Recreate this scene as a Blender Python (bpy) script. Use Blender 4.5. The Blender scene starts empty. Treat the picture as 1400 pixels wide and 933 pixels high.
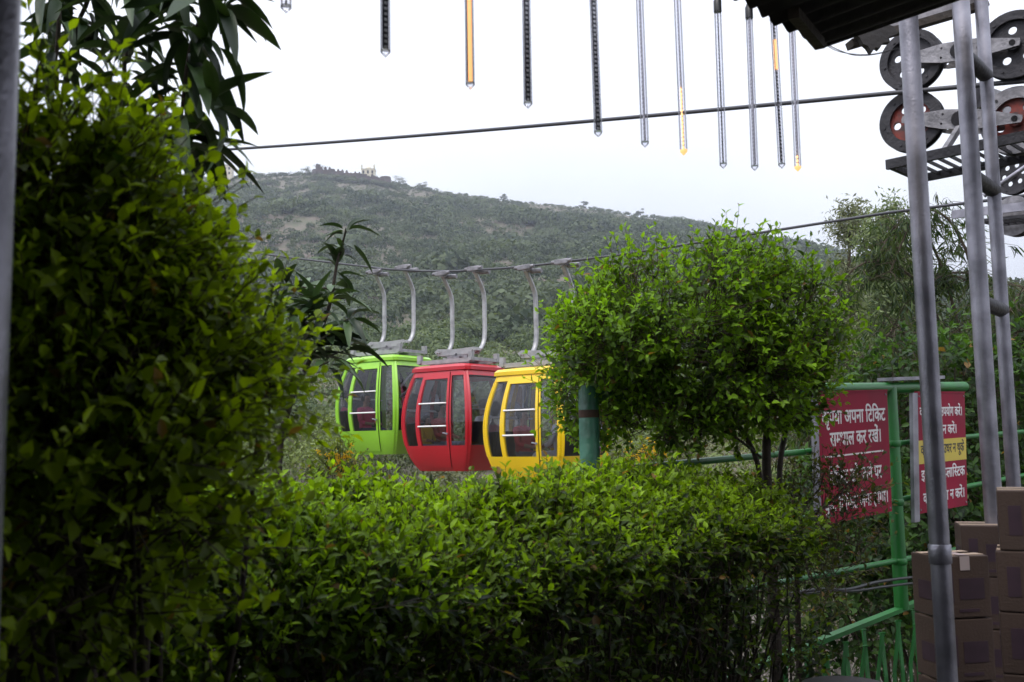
import bpy, bmesh, math, random
import numpy as np
from mathutils import Vector, Matrix
random.seed(7)
RNG = np.random.default_rng(11)
R = math.radians
scene = bpy.context.scene
COL = scene.collection
FPX = 1361.0

# ------------------------------------------------------------------ camera model
CAM = Vector((0, 0, 1.6))
PITCH, ROLL = R(5.8), 0.0168
_f = Vector((0, math.cos(PITCH), math.sin(PITCH)))
_r = Vector((1, 0, 0)); _u = _r.cross(_f)
CR = _r * math.cos(ROLL) - _u * math.sin(ROLL)
CU = _u * math.cos(ROLL) + _r * math.sin(ROLL)
def ray(px, py):
    return _f + CR * ((px - 700) / FPX) + CU * ((466.5 - py) / FPX)
def P(px, py, D):
    return CAM + ray(px, py) * D
def on_plane(px, py, A, B):
    """point of the vertical plane through A and B seen at a photograph position"""
    n = Vector((B.y - A.y, A.x - B.x, 0)); d = ray(px, py)
    return CAM + d * ((A - CAM).dot(n) / d.dot(n))
def at_height(px, py, z):
    d = ray(px, py); return CAM + d * ((z - CAM.z) / d.z)

cd = bpy.data.cameras.new('camera'); cam = bpy.data.objects.new('camera', cd); COL.objects.link(cam)
cam.matrix_world = Matrix(((CR.x, CU.x, -_f.x, CAM.x), (CR.y, CU.y, -_f.y, CAM.y), (CR.z, CU.z, -_f.z, CAM.z), (0, 0, 0, 1)))
cd.sensor_width = 36; cd.lens = 35; cd.clip_start = 0.05; cd.clip_end = 6000
cd.dof.use_dof = True; cd.dof.focus_distance = 13.5; cd.dof.aperture_fstop = 8.0
scene.camera = cam

# ------------------------------------------------------------------ tags
def tag(o, label=None, cat=None, group=None, kind=None):
    if label: o['label'] = label
    if cat: o['category'] = cat
    if group: o['group'] = group
    if kind: o['kind'] = kind
    return o
def thing(name, label, cat, loc=(0, 0, 0), rz=0, group=None):
    o = bpy.data.objects.new(name, None); COL.objects.link(o); o.location = loc; o.rotation_euler = (0, 0, rz)
    o.empty_display_size = .1
    return tag(o, label, cat, group)
def copy_tree(o, parent=None):
    c = o.copy(); COL.objects.link(c); c.parent = parent
    for ch in list(o.children): copy_tree(ch, c)
    return c

# ------------------------------------------------------------------ materials
def mat(name, col, rough=.6, metal=0., noise=0., nscale=8., bump=0., bscale=40., spec=.5, col2=None, coat=0.):
    m = bpy.data.materials.new(name); m.use_nodes = True
    nt = m.node_tree; N = nt.nodes; L = nt.links; b = N['Principled BSDF']
    b.inputs['Base Color'].default_value = (*col, 1); b.inputs['Roughness'].default_value = rough
    b.inputs['Metallic'].default_value = metal; b.inputs['Specular IOR Level'].default_value = spec
    b.inputs['Coat Weight'].default_value = coat
    if noise or bump: tc = N.new('ShaderNodeTexCoord')
    if noise:
        n = N.new('ShaderNodeTexNoise'); n.inputs['Scale'].default_value = nscale; n.inputs['Detail'].default_value = 6
        L.new(tc.outputs['Object'], n.inputs['Vector'])
        r = N.new('ShaderNodeValToRGB'); L.new(n.outputs['Fac'], r.inputs['Fac'])
        c2 = col2 or tuple(c * (1 - noise) for c in col)
        r.color_ramp.elements[0].position = .35; r.color_ramp.elements[0].color = (*c2, 1)
        r.color_ramp.elements[1].position = .65; r.color_ramp.elements[1].color = (*col, 1)
        L.new(r.outputs['Color'], b.inputs['Base Color'])
        mr = N.new('ShaderNodeMapRange'); mr.inputs['To Min'].default_value = max(0, rough - .12); mr.inputs['To Max'].default_value = min(1, rough + .15)
        L.new(n.outputs['Fac'], mr.inputs['Value']); L.new(mr.outputs[0], b.inputs['Roughness'])
    if bump:
        n2 = N.new('ShaderNodeTexNoise'); n2.inputs['Scale'].default_value = bscale; n2.inputs['Detail'].default_value = 4
        L.new(tc.outputs['Object'], n2.inputs['Vector'])
        bp = N.new('ShaderNodeBump'); bp.inputs['Strength'].default_value = bump; bp.inputs['Distance'].default_value = .02
        L.new(n2.outputs['Fac'], bp.inputs['Height']); L.new(bp.outputs['Normal'], b.inputs['Normal'])
    return m
def leafmat(name, trans=.35, rough=.45, spec=.4):
    m = bpy.data.materials.new(name); m.use_nodes = True
    nt = m.node_tree; N = nt.nodes; L = nt.links; b = N['Principled BSDF']; out = N['Material Output']
    a = N.new('ShaderNodeAttribute'); a.attribute_name = 'leaf_color'
    L.new(a.outputs['Color'], b.inputs['Base Color']); b.inputs['Roughness'].default_value = rough
    b.inputs['Specular IOR Level'].default_value = spec
    t = N.new('ShaderNodeBsdfTranslucent'); mx = N.new('ShaderNodeMixShader'); mx.inputs[0].default_value = trans
    g = N.new('ShaderNodeMixRGB'); g.blend_type = 'MULTIPLY'; g.inputs[0].default_value = 1; g.inputs[2].default_value = (1.5, 1.5, .55, 1)
    L.new(a.outputs['Color'], g.inputs[1]); L.new(g.outputs[0], t.inputs['Color'])
    L.new(b.outputs[0], mx.inputs[1]); L.new(t.outputs[0], mx.inputs[2]); L.new(mx.outputs[0], out.inputs['Surface'])
    return m
def glassmat(name, tint, refl=1.0, rough=.03):
    m = bpy.data.materials.new(name); m.use_nodes = True
    nt = m.node_tree; N = nt.nodes; L = nt.links; N.remove(N['Principled BSDF']); out = N['Material Output']
    t = N.new('ShaderNodeBsdfTransparent'); t.inputs[0].default_value = (*tint, 1)
    g = N.new('ShaderNodeBsdfGlossy'); g.inputs['Roughness'].default_value = rough
    fr = N.new('ShaderNodeFresnel'); fr.inputs['IOR'].default_value = 1.5
    mu = N.new('ShaderNodeMath'); mu.operation = 'MULTIPLY'; mu.inputs[1].default_value = refl
    L.new(fr.outputs[0], mu.inputs[0]); mx = N.new('ShaderNodeMixShader'); L.new(mu.outputs[0], mx.inputs[0])
    L.new(t.outputs[0], mx.inputs[1]); L.new(g.outputs[0], mx.inputs[2]); L.new(mx.outputs[0], out.inputs['Surface'])
    return m
def emitmat(name, col, s):
    m = bpy.data.materials.new(name); m.use_nodes = True; b = m.node_tree.nodes['Principled BSDF']
    b.inputs['Base Color'].default_value = (*col, 1); b.inputs['Emission Color'].default_value = (*col, 1); b.inputs['Emission Strength'].default_value = s
    return m

M = dict(
    leaf=leafmat('glossy_leaf', .45, .5, .3), mango=leafmat('mango_leaf', .12, .45, .35), far=leafmat('far_leaf', .25, .7, .2),
    bark=mat('bark', (.045, .032, .022), .85, noise=.5, nscale=30, bump=.5),
    twig=mat('twig', (.07, .05, .03), .8, noise=.4, nscale=20),
    galv=mat('galvanised_pipe', (.36, .35, .40), .40, .7, noise=.5, nscale=7, bump=.12, bscale=120),
    galv_old=mat('weathered_galvanised_steel', (.30, .29, .31), .5, .6, noise=.5, nscale=14, bump=.2, bscale=60),
    steel=mat('hanger_steel', (.42, .42, .43), .45, .5, noise=.35, nscale=12),
    alu=mat('dull_grey_steel', (.34, .34, .35), .5, .3, noise=.3, nscale=10),
    darksteel=mat('dark_greasy_steel', (.045, .043, .05), .55, .4, noise=.5, nscale=8, bump=.3),
    rubber=mat('worn_rubber', (.03, .03, .034), .65, noise=.4, nscale=20),
    redhub=mat('flaking_red_paint', (.28, .035, .02), .55, noise=.6, nscale=14, col2=(.05, .03, .03)),
    rope=mat('wire_rope', (.07, .07, .08), .5, .5),
    greenp=mat('green_gloss_paint', (.012, .16, .022), .42, noise=.35, nscale=5),
    greend=mat('dull_sea_green_paint', (.035, .15, .095), .4, noise=.55, nscale=9, bump=.3, bscale=25),
    rust=mat('rust', (.06, .03, .02), .8, noise=.5, nscale=30),
    signred=mat('red_sign_sheet', (.30, .006, .035), .6, noise=.3, nscale=3, spec=.2),
    signyel=mat('yellow_sign_sheet', (.55, .42, .05), .45),
    white=mat('white_paint', (.72, .70, .70), .45),
    blk=mat('black_lettering', (.02, .015, .02), .5),
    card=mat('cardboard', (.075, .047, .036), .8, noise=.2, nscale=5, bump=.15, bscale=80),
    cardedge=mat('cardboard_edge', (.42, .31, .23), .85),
    purple=mat('purple_print', (.05, .025, .04), .7, noise=.3, nscale=12),
    tape=mat('packing_tape', (.5, .42, .42), .25),
    roof=mat('corrugated_sheet', (.05, .045, .045), .7, .2, noise=.5, nscale=4, bump=.2),
    board=mat('weathered_board', (.42, .40, .43), .75, noise=.35, nscale=10, bump=.3),
    wood=mat('dark_timber', (.05, .038, .03), .8, noise=.4, nscale=12, bump=.4),
    conc=mat('dirty_concrete', (.045, .042, .038), .9, noise=.35, nscale=2.5, bump=.4, bscale=12),
    wall=mat('dark_wall_paint', (.06, .055, .055), .85, noise=.2, nscale=2),
    plastic=mat('black_plastic', (.012, .012, .014), .35),
    glass=glassmat('cabin_window', (.86, .87, .90), 1.2), tube=glassmat('clear_plastic_tube', (.94, .94, .97), .8, .1),
    pcb=mat('led_strip_dark', (.035, .033, .05), .5), pcbw=mat('led_strip_white', (.6, .58, .66), .5),
    led=mat('led_chip', (.85, .85, .88), .3), lit=emitmat('lit_warm_led', (1, .55, .16), 3.0), lit2=emitmat('glowing_warm_tube', (1, .52, .2), .9),
    seat=mat('black_seat', (.02, .02, .022), .6), skin=mat('skin', (.22, .11, .065), .55), hair=mat('black_hair', (.012, .01, .01), .5),
    gasket=mat('window_gasket', (.015, .015, .015), .6),
    stone=mat('rampart_stone', (.085, .062, .055), .9, noise=.6, nscale=.25, bump=.5, bscale=1),
    pale=mat('pale_plaster', (.55, .50, .38), .8, noise=.2, nscale=1), win=mat('dark_opening', (.02, .02, .02), .9),
    flower=mat('yellow_flower', (.6, .38, .03), .6),
)
for k, c in dict(lime=(.26, .56, .03), red=(.44, .003, .014), yellow=(.80, .53, .005)).items():
    M[k] = mat(k + '_cabin_paint', c, .32, coat=.35, spec=.5, noise=.14, nscale=2.5, bump=.03, bscale=5)
for k, c in dict(pinks=(.6, .06, .16), reds=(.35, .03, .04), navy=(.03, .04, .10), whites=(.62, .62, .68), yels=(.55, .36, .03), grey=(.12, .12, .14), denim=(.18, .22, .30)).items():
    M[k] = mat(k + '_cloth', c, .85)

# ------------------------------------------------------------------ mesh helpers
def mk(name, me, m, parent=None, mats=None):
    o = bpy.data.objects.new(name, me); COL.objects.link(o)
    for x in (mats or [m]): me.materials.append(x)
    if parent: o.parent = parent
    return o
def frame(d):
    d = d.normalized(); a = Vector((0, 0, 1)) if abs(d.z) < .95 else Vector((1, 0, 0))
    s = d.cross(a).normalized(); return s, s.cross(d).normalized()
class MB:
    def __init__(s): s.v = []; s.f = []; s.sm = []; s.mi = []
    def add(s, vs, fs, smooth=False, mi=0):
        o = len(s.v); s.v += [tuple(v) for v in vs]
        for f in fs: s.f.append([i + o for i in f]); s.sm.append(smooth); s.mi.append(mi)
    def box(s, c, size, rot=None, mi=0, bev=0):
        hx, hy, hz = [q / 2 for q in size]; rot = rot or Matrix.Identity(3); c = Vector(c)
        if bev <= 0:
            vs = [c + rot @ Vector((x, y, z)) for x in (-hx, hx) for y in (-hy, hy) for z in (-hz, hz)]
            s.add(vs, [(0, 1, 3, 2), (4, 6, 7, 5), (0, 4, 5, 1), (2, 3, 7, 6), (0, 2, 6, 4), (1, 5, 7, 3)], False, mi); return
        bm = bmesh.new(); bmesh.ops.create_cube(bm, size=1)
        bmesh.ops.scale(bm, vec=size, verts=bm.verts)
        bmesh.ops.bevel(bm, geom=bm.edges[:], offset=bev, segments=2, affect='EDGES', profile=.6)
        s.add([c + rot @ v.co for v in bm.verts], [[v.index for v in f.verts] for f in bm.faces], False, mi); bm.free()
    def beam(s, a, b, w, h, up=None, mi=0):
        a = Vector(a); b = Vector(b); d = (b - a); L = d.length; d.normalize()
        u = Vector(up) if up else Vector((0, 0, 1)); sd = d.cross(u)
        if sd.length < 1e-3: sd = d.cross(Vector((1, 0, 0)))
        sd.normalize(); u = sd.cross(d)
        s.box((a + b) / 2, (L, w, h), Matrix((d, sd, u)).transposed(), mi)
    def tube(s, pts, r, n=12, cap=True, mi=0):
        pts = [Vector(p) for p in pts]; rs = r if isinstance(r, (list, tuple)) else [r] * len(pts)
        rings = []; S = None
        for i, p in enumerate(pts):
            d = (pts[min(i + 1, len(pts) - 1)] - pts[max(i - 1, 0)]).normalized()
            if S is None: S, T = frame(d)
            else:
                S = (S - d * S.dot(d)).normalized(); T = S.cross(d)
            rings.append([p + (S * math.cos(2 * math.pi * k / n) + T * math.sin(2 * math.pi * k / n)) * rs[i] for k in range(n)])
        vs = [v for rg in rings for v in rg]
        fs = [(i * n + k, i * n + (k + 1) % n, (i + 1) * n + (k + 1) % n, (i + 1) * n + k) for i in range(len(pts) - 1) for k in range(n)]
        s.add(vs, fs, True, mi)
        if cap:
            s.add(rings[0], [list(range(n))[::-1]], False, mi); s.add(rings[-1], [list(range(n))], False, mi)
    def build(s, name, m, parent=None, mats=None):
        me = bpy.data.meshes.new(name); me.from_pydata(s.v, [], s.f)
        me.polygons.foreach_set('use_smooth', s.sm); me.polygons.foreach_set('material_index', s.mi); me.update()
        bm = bmesh.new(); bm.from_mesh(me); bmesh.ops.recalc_face_normals(bm, faces=bm.faces); bm.to_mesh(me); bm.free()
        return mk(name, me, m, parent, mats)
def obj_box(name, c, size, m, parent=None, rot=None, bev=0):
    b = MB(); b.box(c, size, rot, 0, bev); return b.build(name, m, parent)
def smooth_path(pts, n=6):
    pts = [Vector(p) for p in pts]; out = []
    for i in range(len(pts) - 1):
        p0 = pts[max(i - 1, 0)]; p1 = pts[i]; p2 = pts[i + 1]; p3 = pts[min(i + 2, len(pts) - 1)]
        for k in range(n):
            t = k / n
            out.append(.5 * ((2 * p1) + (p2 - p0) * t + (2 * p0 - 5 * p1 + 4 * p2 - p3) * t * t + (3 * p1 - p0 - 3 * p2 + p3) * t ** 3))
    out.append(pts[-1]); return out
def curve_plate(name, outer, holes, thick, m, parent, basis, origin, smooth=False):
    """flat plate with real holes, from 2D outlines; basis = (ex, ey) world vectors"""
    cu = bpy.data.curves.new(name, 'CURVE'); cu.dimensions = '2D'; cu.fill_mode = 'BOTH'; cu.extrude = thick / 2
    for pl in [outer] + holes:
        sp = cu.splines.new('POLY'); sp.points.add(len(pl) - 1); sp.use_cyclic_u = True
        for i, q in enumerate(pl): sp.points[i].co = (q[0], q[1], 0, 1)
    t = bpy.data.objects.new('tmp', cu); me = bpy.data.meshes.new_from_object(t)
    bpy.data.objects.remove(t); bpy.data.curves.remove(cu)
    ex, ey = basis; ez = ex.cross(ey)
    me.transform(Matrix.Translation(origin) @ Matrix((ex, ey, ez)).transposed().to_4x4())
    return mk(name, me, m, parent)
def circ(r, n=28, c=(0, 0)): return [(c[0] + r * math.cos(2 * math.pi * k / n), c[1] + r * math.sin(2 * math.pi * k / n)) for k in range(n)]

# ---- numpy foliage
def np_mesh(name, V, polys, cols=None):
    """polys: list of (M x k) int arrays"""
    me = bpy.data.meshes.new(name); me.vertices.add(len(V)); me.vertices.foreach_set('co', V.astype(np.float32).ravel())
    loops = np.concatenate([p.ravel() for p in polys]); tot = np.concatenate([np.full(len(p), p.shape[1]) for p in polys])
    me.loops.add(len(loops)); me.loops.foreach_set('vertex_index', loops.astype(np.int32))
    me.polygons.add(len(tot)); st = np.concatenate([[0], np.cumsum(tot)[:-1]])
    me.polygons.foreach_set('loop_start', st.astype(np.int32)); me.polygons.foreach_set('loop_total', tot.astype(np.int32))
    me.update(calc_edges=True)
    if cols is not None:
        a = me.attributes.new('leaf_color', 'FLOAT_COLOR', 'POINT')
        c4 = np.ones((len(V), 4), np.float32); c4[:, :3] = cols; a.data.foreach_set('color', c4.ravel())
    return me
def norm(a): return a / np.maximum(np.linalg.norm(a, axis=-1, keepdims=True), 1e-9)
def rnd_dir(n):
    return norm(RNG.normal(size=(n, 3)))
def leaf_arrays(C, D, N, L, W, bend, col, seg=3, fold=.25, prof=None):
    n = len(C); D = norm(D); S = norm(np.cross(D, N)); N = np.cross(S, D)
    L = np.broadcast_to(L, n)[:, None]; W = np.broadcast_to(W, n)[:, None]; bend = np.broadcast_to(bend, n)[:, None]
    prof = prof or (lambda u: math.sin(math.pi * min(1, u ** .8)) ** .8)
    rows = []; V = []
    def pt(u, sd, lift): return C + D * (L * u) + S * (W * sd) + N * (lift * W - bend * L * u * u)
    idx = 0; V.append(pt(0, 0, 0)); rows.append([0]); idx = 1
    for i in range(1, seg):
        u = i / seg; w = prof(u) * .5
        V += [pt(u, -w, fold * w * 2), pt(u, 0, 0), pt(u, w, fold * w * 2)]; rows.append([idx, idx + 1, idx + 2]); idx += 3
    V.append(pt(1, 0, 0)); rows.append([idx]); idx += 1
    tri = [(0, rows[1][1], rows[1][0]), (0, rows[1][2], rows[1][1])]; quad = []
    for i in range(1, seg - 1):
        a, b = rows[i], rows[i + 1]; quad += [(a[0], a[1], b[1], b[0]), (a[1], a[2], b[2], b[1])]
    a = rows[-2]; tri += [(a[0], a[1], idx - 1), (a[1], a[2], idx - 1)]
    VV = np.stack(V, 1).reshape(-1, 3); base = (np.arange(n) * idx)[:, None, None]
    polys = [(base + np.array(tri)[None]).reshape(-1, 3)]
    if quad: polys.append((base + np.array(quad)[None]).reshape(-1, 4))
    return VV, polys, np.repeat(col, idx, axis=0)
def quad_arrays(C, N, L, W, col):
    n = len(C); N = norm(N); S = norm(np.cross(N, rnd_dir(n))); T = np.cross(N, S)
    L = np.broadcast_to(L, n)[:, None] / 2; W = np.broadcast_to(W, n)[:, None] / 2
    V = np.stack([C - S * L, C - T * W + S * L * .2, C + S * L, C + T * W - S * L * .2], 1).reshape(-1, 3)
    return V, [(np.arange(n) * 4)[:, None] + np.arange(4)[None]], np.repeat(col, 4, axis=0)
def prism_arrays(A, B, ra, rb, n=4):
    m = len(A); d = norm(B - A); a = np.where(np.abs(d[:, 2:3]) < .9, np.array([[0, 0, 1.]]), np.array([[1., 0, 0]]))
    S = norm(np.cross(d, a)); T = np.cross(S, d); ra = np.broadcast_to(ra, m)[:, None]; rb = np.broadcast_to(rb, m)[:, None]
    V = []
    for Q, r in ((A, ra), (B, rb)):
        for k in range(n): t = 2 * math.pi * k / n; V.append(Q + (S * math.cos(t) + T * math.sin(t)) * r)
    VV = np.stack(V, 1).reshape(-1, 3); f = np.array([(k, (k + 1) % n, n + (k + 1) % n, n + k) for k in range(n)])
    return VV, [((np.arange(m) * 2 * n)[:, None, None] + f[None]).reshape(-1, 4)], None
def join(parts):
    V = []; by = {}; cols = []; o = 0
    for v, ps, c in parts:
        V.append(v)
        for p in ps: by.setdefault(p.shape[1], []).append(p + o)
        if c is not None: cols.append(c)
        o += len(v)
    return np.concatenate(V), [np.concatenate(x) for x in by.values()], (np.concatenate(cols) if len(cols) == len(parts) else None)
def npobj(name, parts, m, parent=None):
    V, ps, c = join(parts); return mk(name, np_mesh(name, V, ps, c), m, parent)
def A3(v): return np.array([v.x, v.y, v.z])
def mixc(c0, c1, t): return np.array(c0)[None] * (1 - t[:, None]) + np.array(c1)[None] * t[:, None]

def shoots(B, D, length, K, leafL, dark, light, tone, aspect=.5, bend=.15, seg=3, droop=0.):
    """B, D: bases and directions of shoots; K leaf pairs along each; tone 0..1 = young growth; the hedge also puts shade into it"""
    S = len(B); D = norm(D); ax = norm(np.cross(D, rnd_dir(S))); ay = np.cross(D, ax)
    C = []; DD = []; NN = []; LL = []; CC = []
    for k in range(K):
        u = (k + .6) / K; ctr = B + D * (length * u)[:, None]; ctr[:, 2] -= droop * length * u * u
        for sgn in (1, -1):
            s = ax if k % 2 == 0 else ay
            s = s * sgn + RNG.normal(size=(S, 3)) * .28
            d = D * (.45 + .7 * u) + s * (1.05 - .3 * u)
            C.append(ctr + RNG.normal(size=(S, 3)) * .003); DD.append(d); NN.append(D + np.array([[0, 0, .8]]) + RNG.normal(size=(S, 3)) * .3)
            LL.append(leafL * (1.1 - .45 * u) * RNG.uniform(.5, 1.32, S))
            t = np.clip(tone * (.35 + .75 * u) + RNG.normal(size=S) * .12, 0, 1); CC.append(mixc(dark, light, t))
    C = np.concatenate(C); DD = np.concatenate(DD); NN = np.concatenate(NN); LL = np.concatenate(LL); CC = np.concatenate(CC)
    dead = RNG.random(len(C)) < .012; CC[dead] = (.22, .13, .04)
    keep = RNG.random(len(C)) > .1
    lv = leaf_arrays(C[keep], DD[keep], NN[keep], LL[keep], LL[keep] * aspect * RNG.uniform(.8, 1.2, keep.sum()), bend, CC[keep], seg)
    tw = prism_arrays(B - D * (length * .5)[:, None], B + D * (length * .95)[:, None], .0022, .0008, 3)
    return lv, tw

def vnoise(x, y, s=1.0, seed=0):
    x = np.asarray(x) / s; y = np.asarray(y) / s; xi = np.floor(x).astype(int); yi = np.floor(y).astype(int); fx = x - xi; fy = y - yi
    fx = fx * fx * (3 - 2 * fx); fy = fy * fy * (3 - 2 * fy)
    def h(i, j):
        n = (i * 374761393 + j * 668265263 + seed * 1274126177) & 0xffffffff; n = ((n ^ (n >> 13)) * 1274126177) & 0xffffffff
        return ((n ^ (n >> 16)) & 0xffff) / 65535.0
    return (h(xi, yi) * (1 - fx) + h(xi + 1, yi) * fx) * (1 - fy) + (h(xi, yi + 1) * (1 - fx) + h(xi + 1, yi + 1) * fx) * fy

# ------------------------------------------------------------------ world and sun
SUN_EL, SUN_AZ = R(56), R(-150)     # azimuth from +Y towards +X
w = bpy.data.worlds.new('World'); scene.world = w; w.use_nodes = True
nt = w.node_tree; N = nt.nodes; L = nt.links; bg = N['Background']
sk = N.new('ShaderNodeTexSky'); sk.sky_type = 'NISHITA'; sk.sun_disc = False; sk.sun_elevation = SUN_EL; sk.sun_rotation = SUN_AZ
sk.air_density = 1.2; sk.dust_density = 4; sk.ozone_density = 1
tc = N.new('ShaderNodeTexCoord'); cn = N.new('ShaderNodeTexNoise'); cn.inputs['Scale'].default_value = 2.2; cn.inputs['Detail'].default_value = 5
cr = N.new('ShaderNodeValToRGB'); L.new(tc.outputs['Generated'], cn.inputs['Vector']); L.new(cn.outputs['Fac'], cr.inputs['Fac'])
cr.color_ramp.elements[0].position = .3; cr.color_ramp.elements[0].color = (8.6, 9.0, 10.4, 1)
cr.color_ramp.elements[1].position = .7; cr.color_ramp.elements[1].color = (10.6, 10.9, 11.6, 1)
mx = N.new('ShaderNodeMixRGB'); mx.inputs[0].default_value = .82; L.new(sk.outputs[0], mx.inputs[1]); L.new(cr.outputs[0], mx.inputs[2])
sx = N.new('ShaderNodeSeparateXYZ'); L.new(tc.outputs['Generated'], sx.inputs[0])
mr = N.new('ShaderNodeMapRange'); mr.inputs['From Min'].default_value = .1; mr.inputs['From Max'].default_value = 1; mr.inputs['To Min'].default_value = .63; mr.inputs['To Max'].default_value = 2.3; L.new(sx.outputs['Z'], mr.inputs['Value'])
vm = N.new('ShaderNodeVectorMath'); vm.operation = 'SCALE'; L.new(mx.outputs[0], vm.inputs[0]); L.new(mr.outputs[0], vm.inputs['Scale']); L.new(vm.outputs[0], bg.inputs['Color']); bg.inputs['Strength'].default_value = .1
sl = bpy.data.lights.new('sun', 'SUN'); sl.energy = 1.3; sl.angle = R(18); sl.color = (1, .96, .9)
so = bpy.data.objects.new('sun', sl); COL.objects.link(so)
sd = Vector((math.sin(SUN_AZ) * math.cos(SUN_EL), math.cos(SUN_AZ) * math.cos(SUN_EL), math.sin(SUN_EL)))
so.rotation_euler = sd.to_track_quat('Z', 'Y').to_euler()
scene.view_settings.view_transform = 'Standard'; scene.view_settings.look = 'None'; scene.view_settings.exposure = 0.45; scene.view_settings.gamma = 1
scene.view_settings.use_curve_mapping = False
scene.render.engine = 'CYCLES'; cy = scene.cycles; cy.max_bounces = 6; cy.diffuse_bounces = 3; cy.glossy_bounces = 2; cy.transparent_max_bounces = 24; cy.transmission_bounces = 3; cy.volume_bounces = 0

# ------------------------------------------------------------------ terrain
SKY_PTS = [(-300, 250), (150, 236), (300, 238), (340, 236), (440, 236), (520, 246), (560, 256), (620, 262), (700, 271), (800, 278), (900, 292), (960, 301), (1000, 310), (1060, 324), (1120, 338), (1200, 368), (1300, 410), (1700, 470)]
_sx = []; _sy = []
for a, b in SKY_PTS:
    d = ray(a, b + 5); _sx.append(d.x / d.y); _sy.append(d.z / d.y)
TY = [45, 60, 100, 200, 300, 400, 480, 600, 900, 3000]
TT = [-.03, -.005, .07, .165, .215, .252, .272, .24, .12, .0]
NY = [-4000, 7.2, 9, 12, 18, 30, 45]
NZ = [-.02, -.02, -1.2, -3.5, -5.0, -3.2, .25]
def height(x, y):
    x = np.asarray(x, float); y = np.asarray(y, float)
    yy = np.maximum(y, 45); E = np.interp(x / yy, _sx, _sy) / .272
    E = 1 + (E - 1) * np.clip((yy - 60) / 300, 0, 1)
    zf = 1.6 + yy * np.interp(yy, TY, TT) * E
    amp = np.clip((yy - 60) / 150, 0, 1) * np.clip((y - 40) / 20, 0, 1)
    zf += amp * ((vnoise(x, y, 60, 1) - .5) * 9 + (vnoise(x, y, 22, 2) - .5) * 3.5) * np.where(yy > 430, .35, 1)
    q = (y - .887 * x - 3.92) / 1.34                       # metres beyond the fence line
    zn = np.interp(q, [.25, 1.0, 2.5, 7, 14, 30], [-.02, -.9, -2.0, -4.4, -4.6, -2.0]) + np.clip((q - 3) / 5, 0, 1) * (vnoise(x, y, 5, 3) - .5) * .8
    return np.where(y >= 45, zf, zn * np.clip((45 - y) / 10, 0, 1) + zf * (1 - np.clip((45 - y) / 10, 0, 1)))
rr = np.concatenate([np.linspace(.5, 20, 40), np.geomspace(21, 1150, 170)]); th = np.linspace(0, 2 * math.pi, 421)[:-1]
RRg, TH = np.meshgrid(rr, th, indexing='ij'); X = RRg * np.sin(TH); Y = RRg * np.cos(TH); Z = height(X, Y)
V = np.stack([X, Y, Z], -1).reshape(-1, 3); nr, ntn = X.shape
i, j = np.meshgrid(np.arange(nr - 1), np.arange(ntn), indexing='ij'); j2 = (j + 1) % ntn
Q = np.stack([i * ntn + j, i * ntn + j2, (i + 1) * ntn + j2, (i + 1) * ntn + j], -1).reshape(-1, 4)[:, ::-1]
V = np.concatenate([V, [[0, 0, -.02]]]); T3 = np.stack([np.full(ntn, len(V) - 1), (np.arange(ntn) + 1) % ntn, np.arange(ntn)], -1)
gm = mat('earth_and_dry_grass', (.07, .075, .04), .95, noise=.4, nscale=.3, col2=(.11, .085, .065), bump=.3, bscale=3)
me = np_mesh('ground', V, [Q, T3]); me.polygons.foreach_set('use_smooth', [True] * len(me.polygons))
tag(mk('ground', me, gm), kind='structure')

# ------------------------------------------------------------------ hillside scrub (one mass)
def ground_x(px, Yd): t = ray(px, 250); return t.x / t.y * Yd
def far_shrubs(cx, cy, size, nl, leaf, c0, c1, squash=.7, zoff=.0):
    n = len(cx); cz = height(cx, cy) + size * .25 + zoff
    idx = np.repeat(np.arange(n), nl); m = len(idx); d = rnd_dir(m); d[:, 2] = np.abs(d[:, 2]) * 1.1 - .25
    d = norm(d); lump = 1 + .28 * np.sin(d[:, 0] * 5 + idx * 1.7) * np.cos(d[:, 1] * 6 + idx) 
    rad = size[idx] * .5 * RNG.uniform(.72, 1.05, m) * lump
    C = np.stack([cx[idx] + d[:, 0] * rad, cy[idx] + d[:, 1] * rad, cz[idx] + d[:, 2] * rad * squash], 1)
    Nn = d + RNG.normal(size=(m, 3)) * .45
    tone = np.clip(RNG.random(n)[idx] * .75 + RNG.normal(size=m) * .14 + .1, 0, 1)
    lf = leaf * size[idx] * RNG.uniform(.7, 1.4, m)
    return quad_arrays(C, Nn, lf, lf * .8, mixc(c0, c1, tone))
def scatter(n, y0, y1, t0=-.58, t1=.62, pw=2.):
    u = RNG.random(n); yy = (y0 ** pw + u * (y1 ** pw - y0 ** pw)) ** (1 / pw); tt = RNG.uniform(t0, t1, n); return yy * tt, yy
parts = []
x, y = scatter(20000, 120, 505); keep = vnoise(x, y, 16, 5) + RNG.random(len(x)) * .7 > .30; x, y = x[keep], y[keep]
parts.append(far_shrubs(x, y, np.where((y > 425), .5, 1.) * RNG.uniform(2.2, 5.5, len(x)) * (.6 + .9 * vnoise(x, y, 14, 9) ** 2 * 1.6), 80, .15, (.014, .028, .012), (.105, .135, .07)))
x = np.concatenate([np.array([ground_x(p, 462) for p in RNG.uniform(425, 540, 60)]), ]); y = RNG.uniform(458, 466, 60); parts.append(far_shrubs(x, y, RNG.uniform(2.5, 5.2, 60), 200, .12, (.022, .036, .016), (.12, .14, .08)))
x, y = scatter(900, 60, 130); parts.append(far_shrubs(x, y, RNG.uniform(2.2, 5.5, len(x)), 420, .07, (.035, .06, .025), (.13, .165, .07)))
npobj('hillside_scrub', parts, M['far'])
tag(bpy.data.objects['hillside_scrub'], 'grey green scrub and low trees covering the whole hillside', 'scrub', kind='stuff')
parts = []
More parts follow.
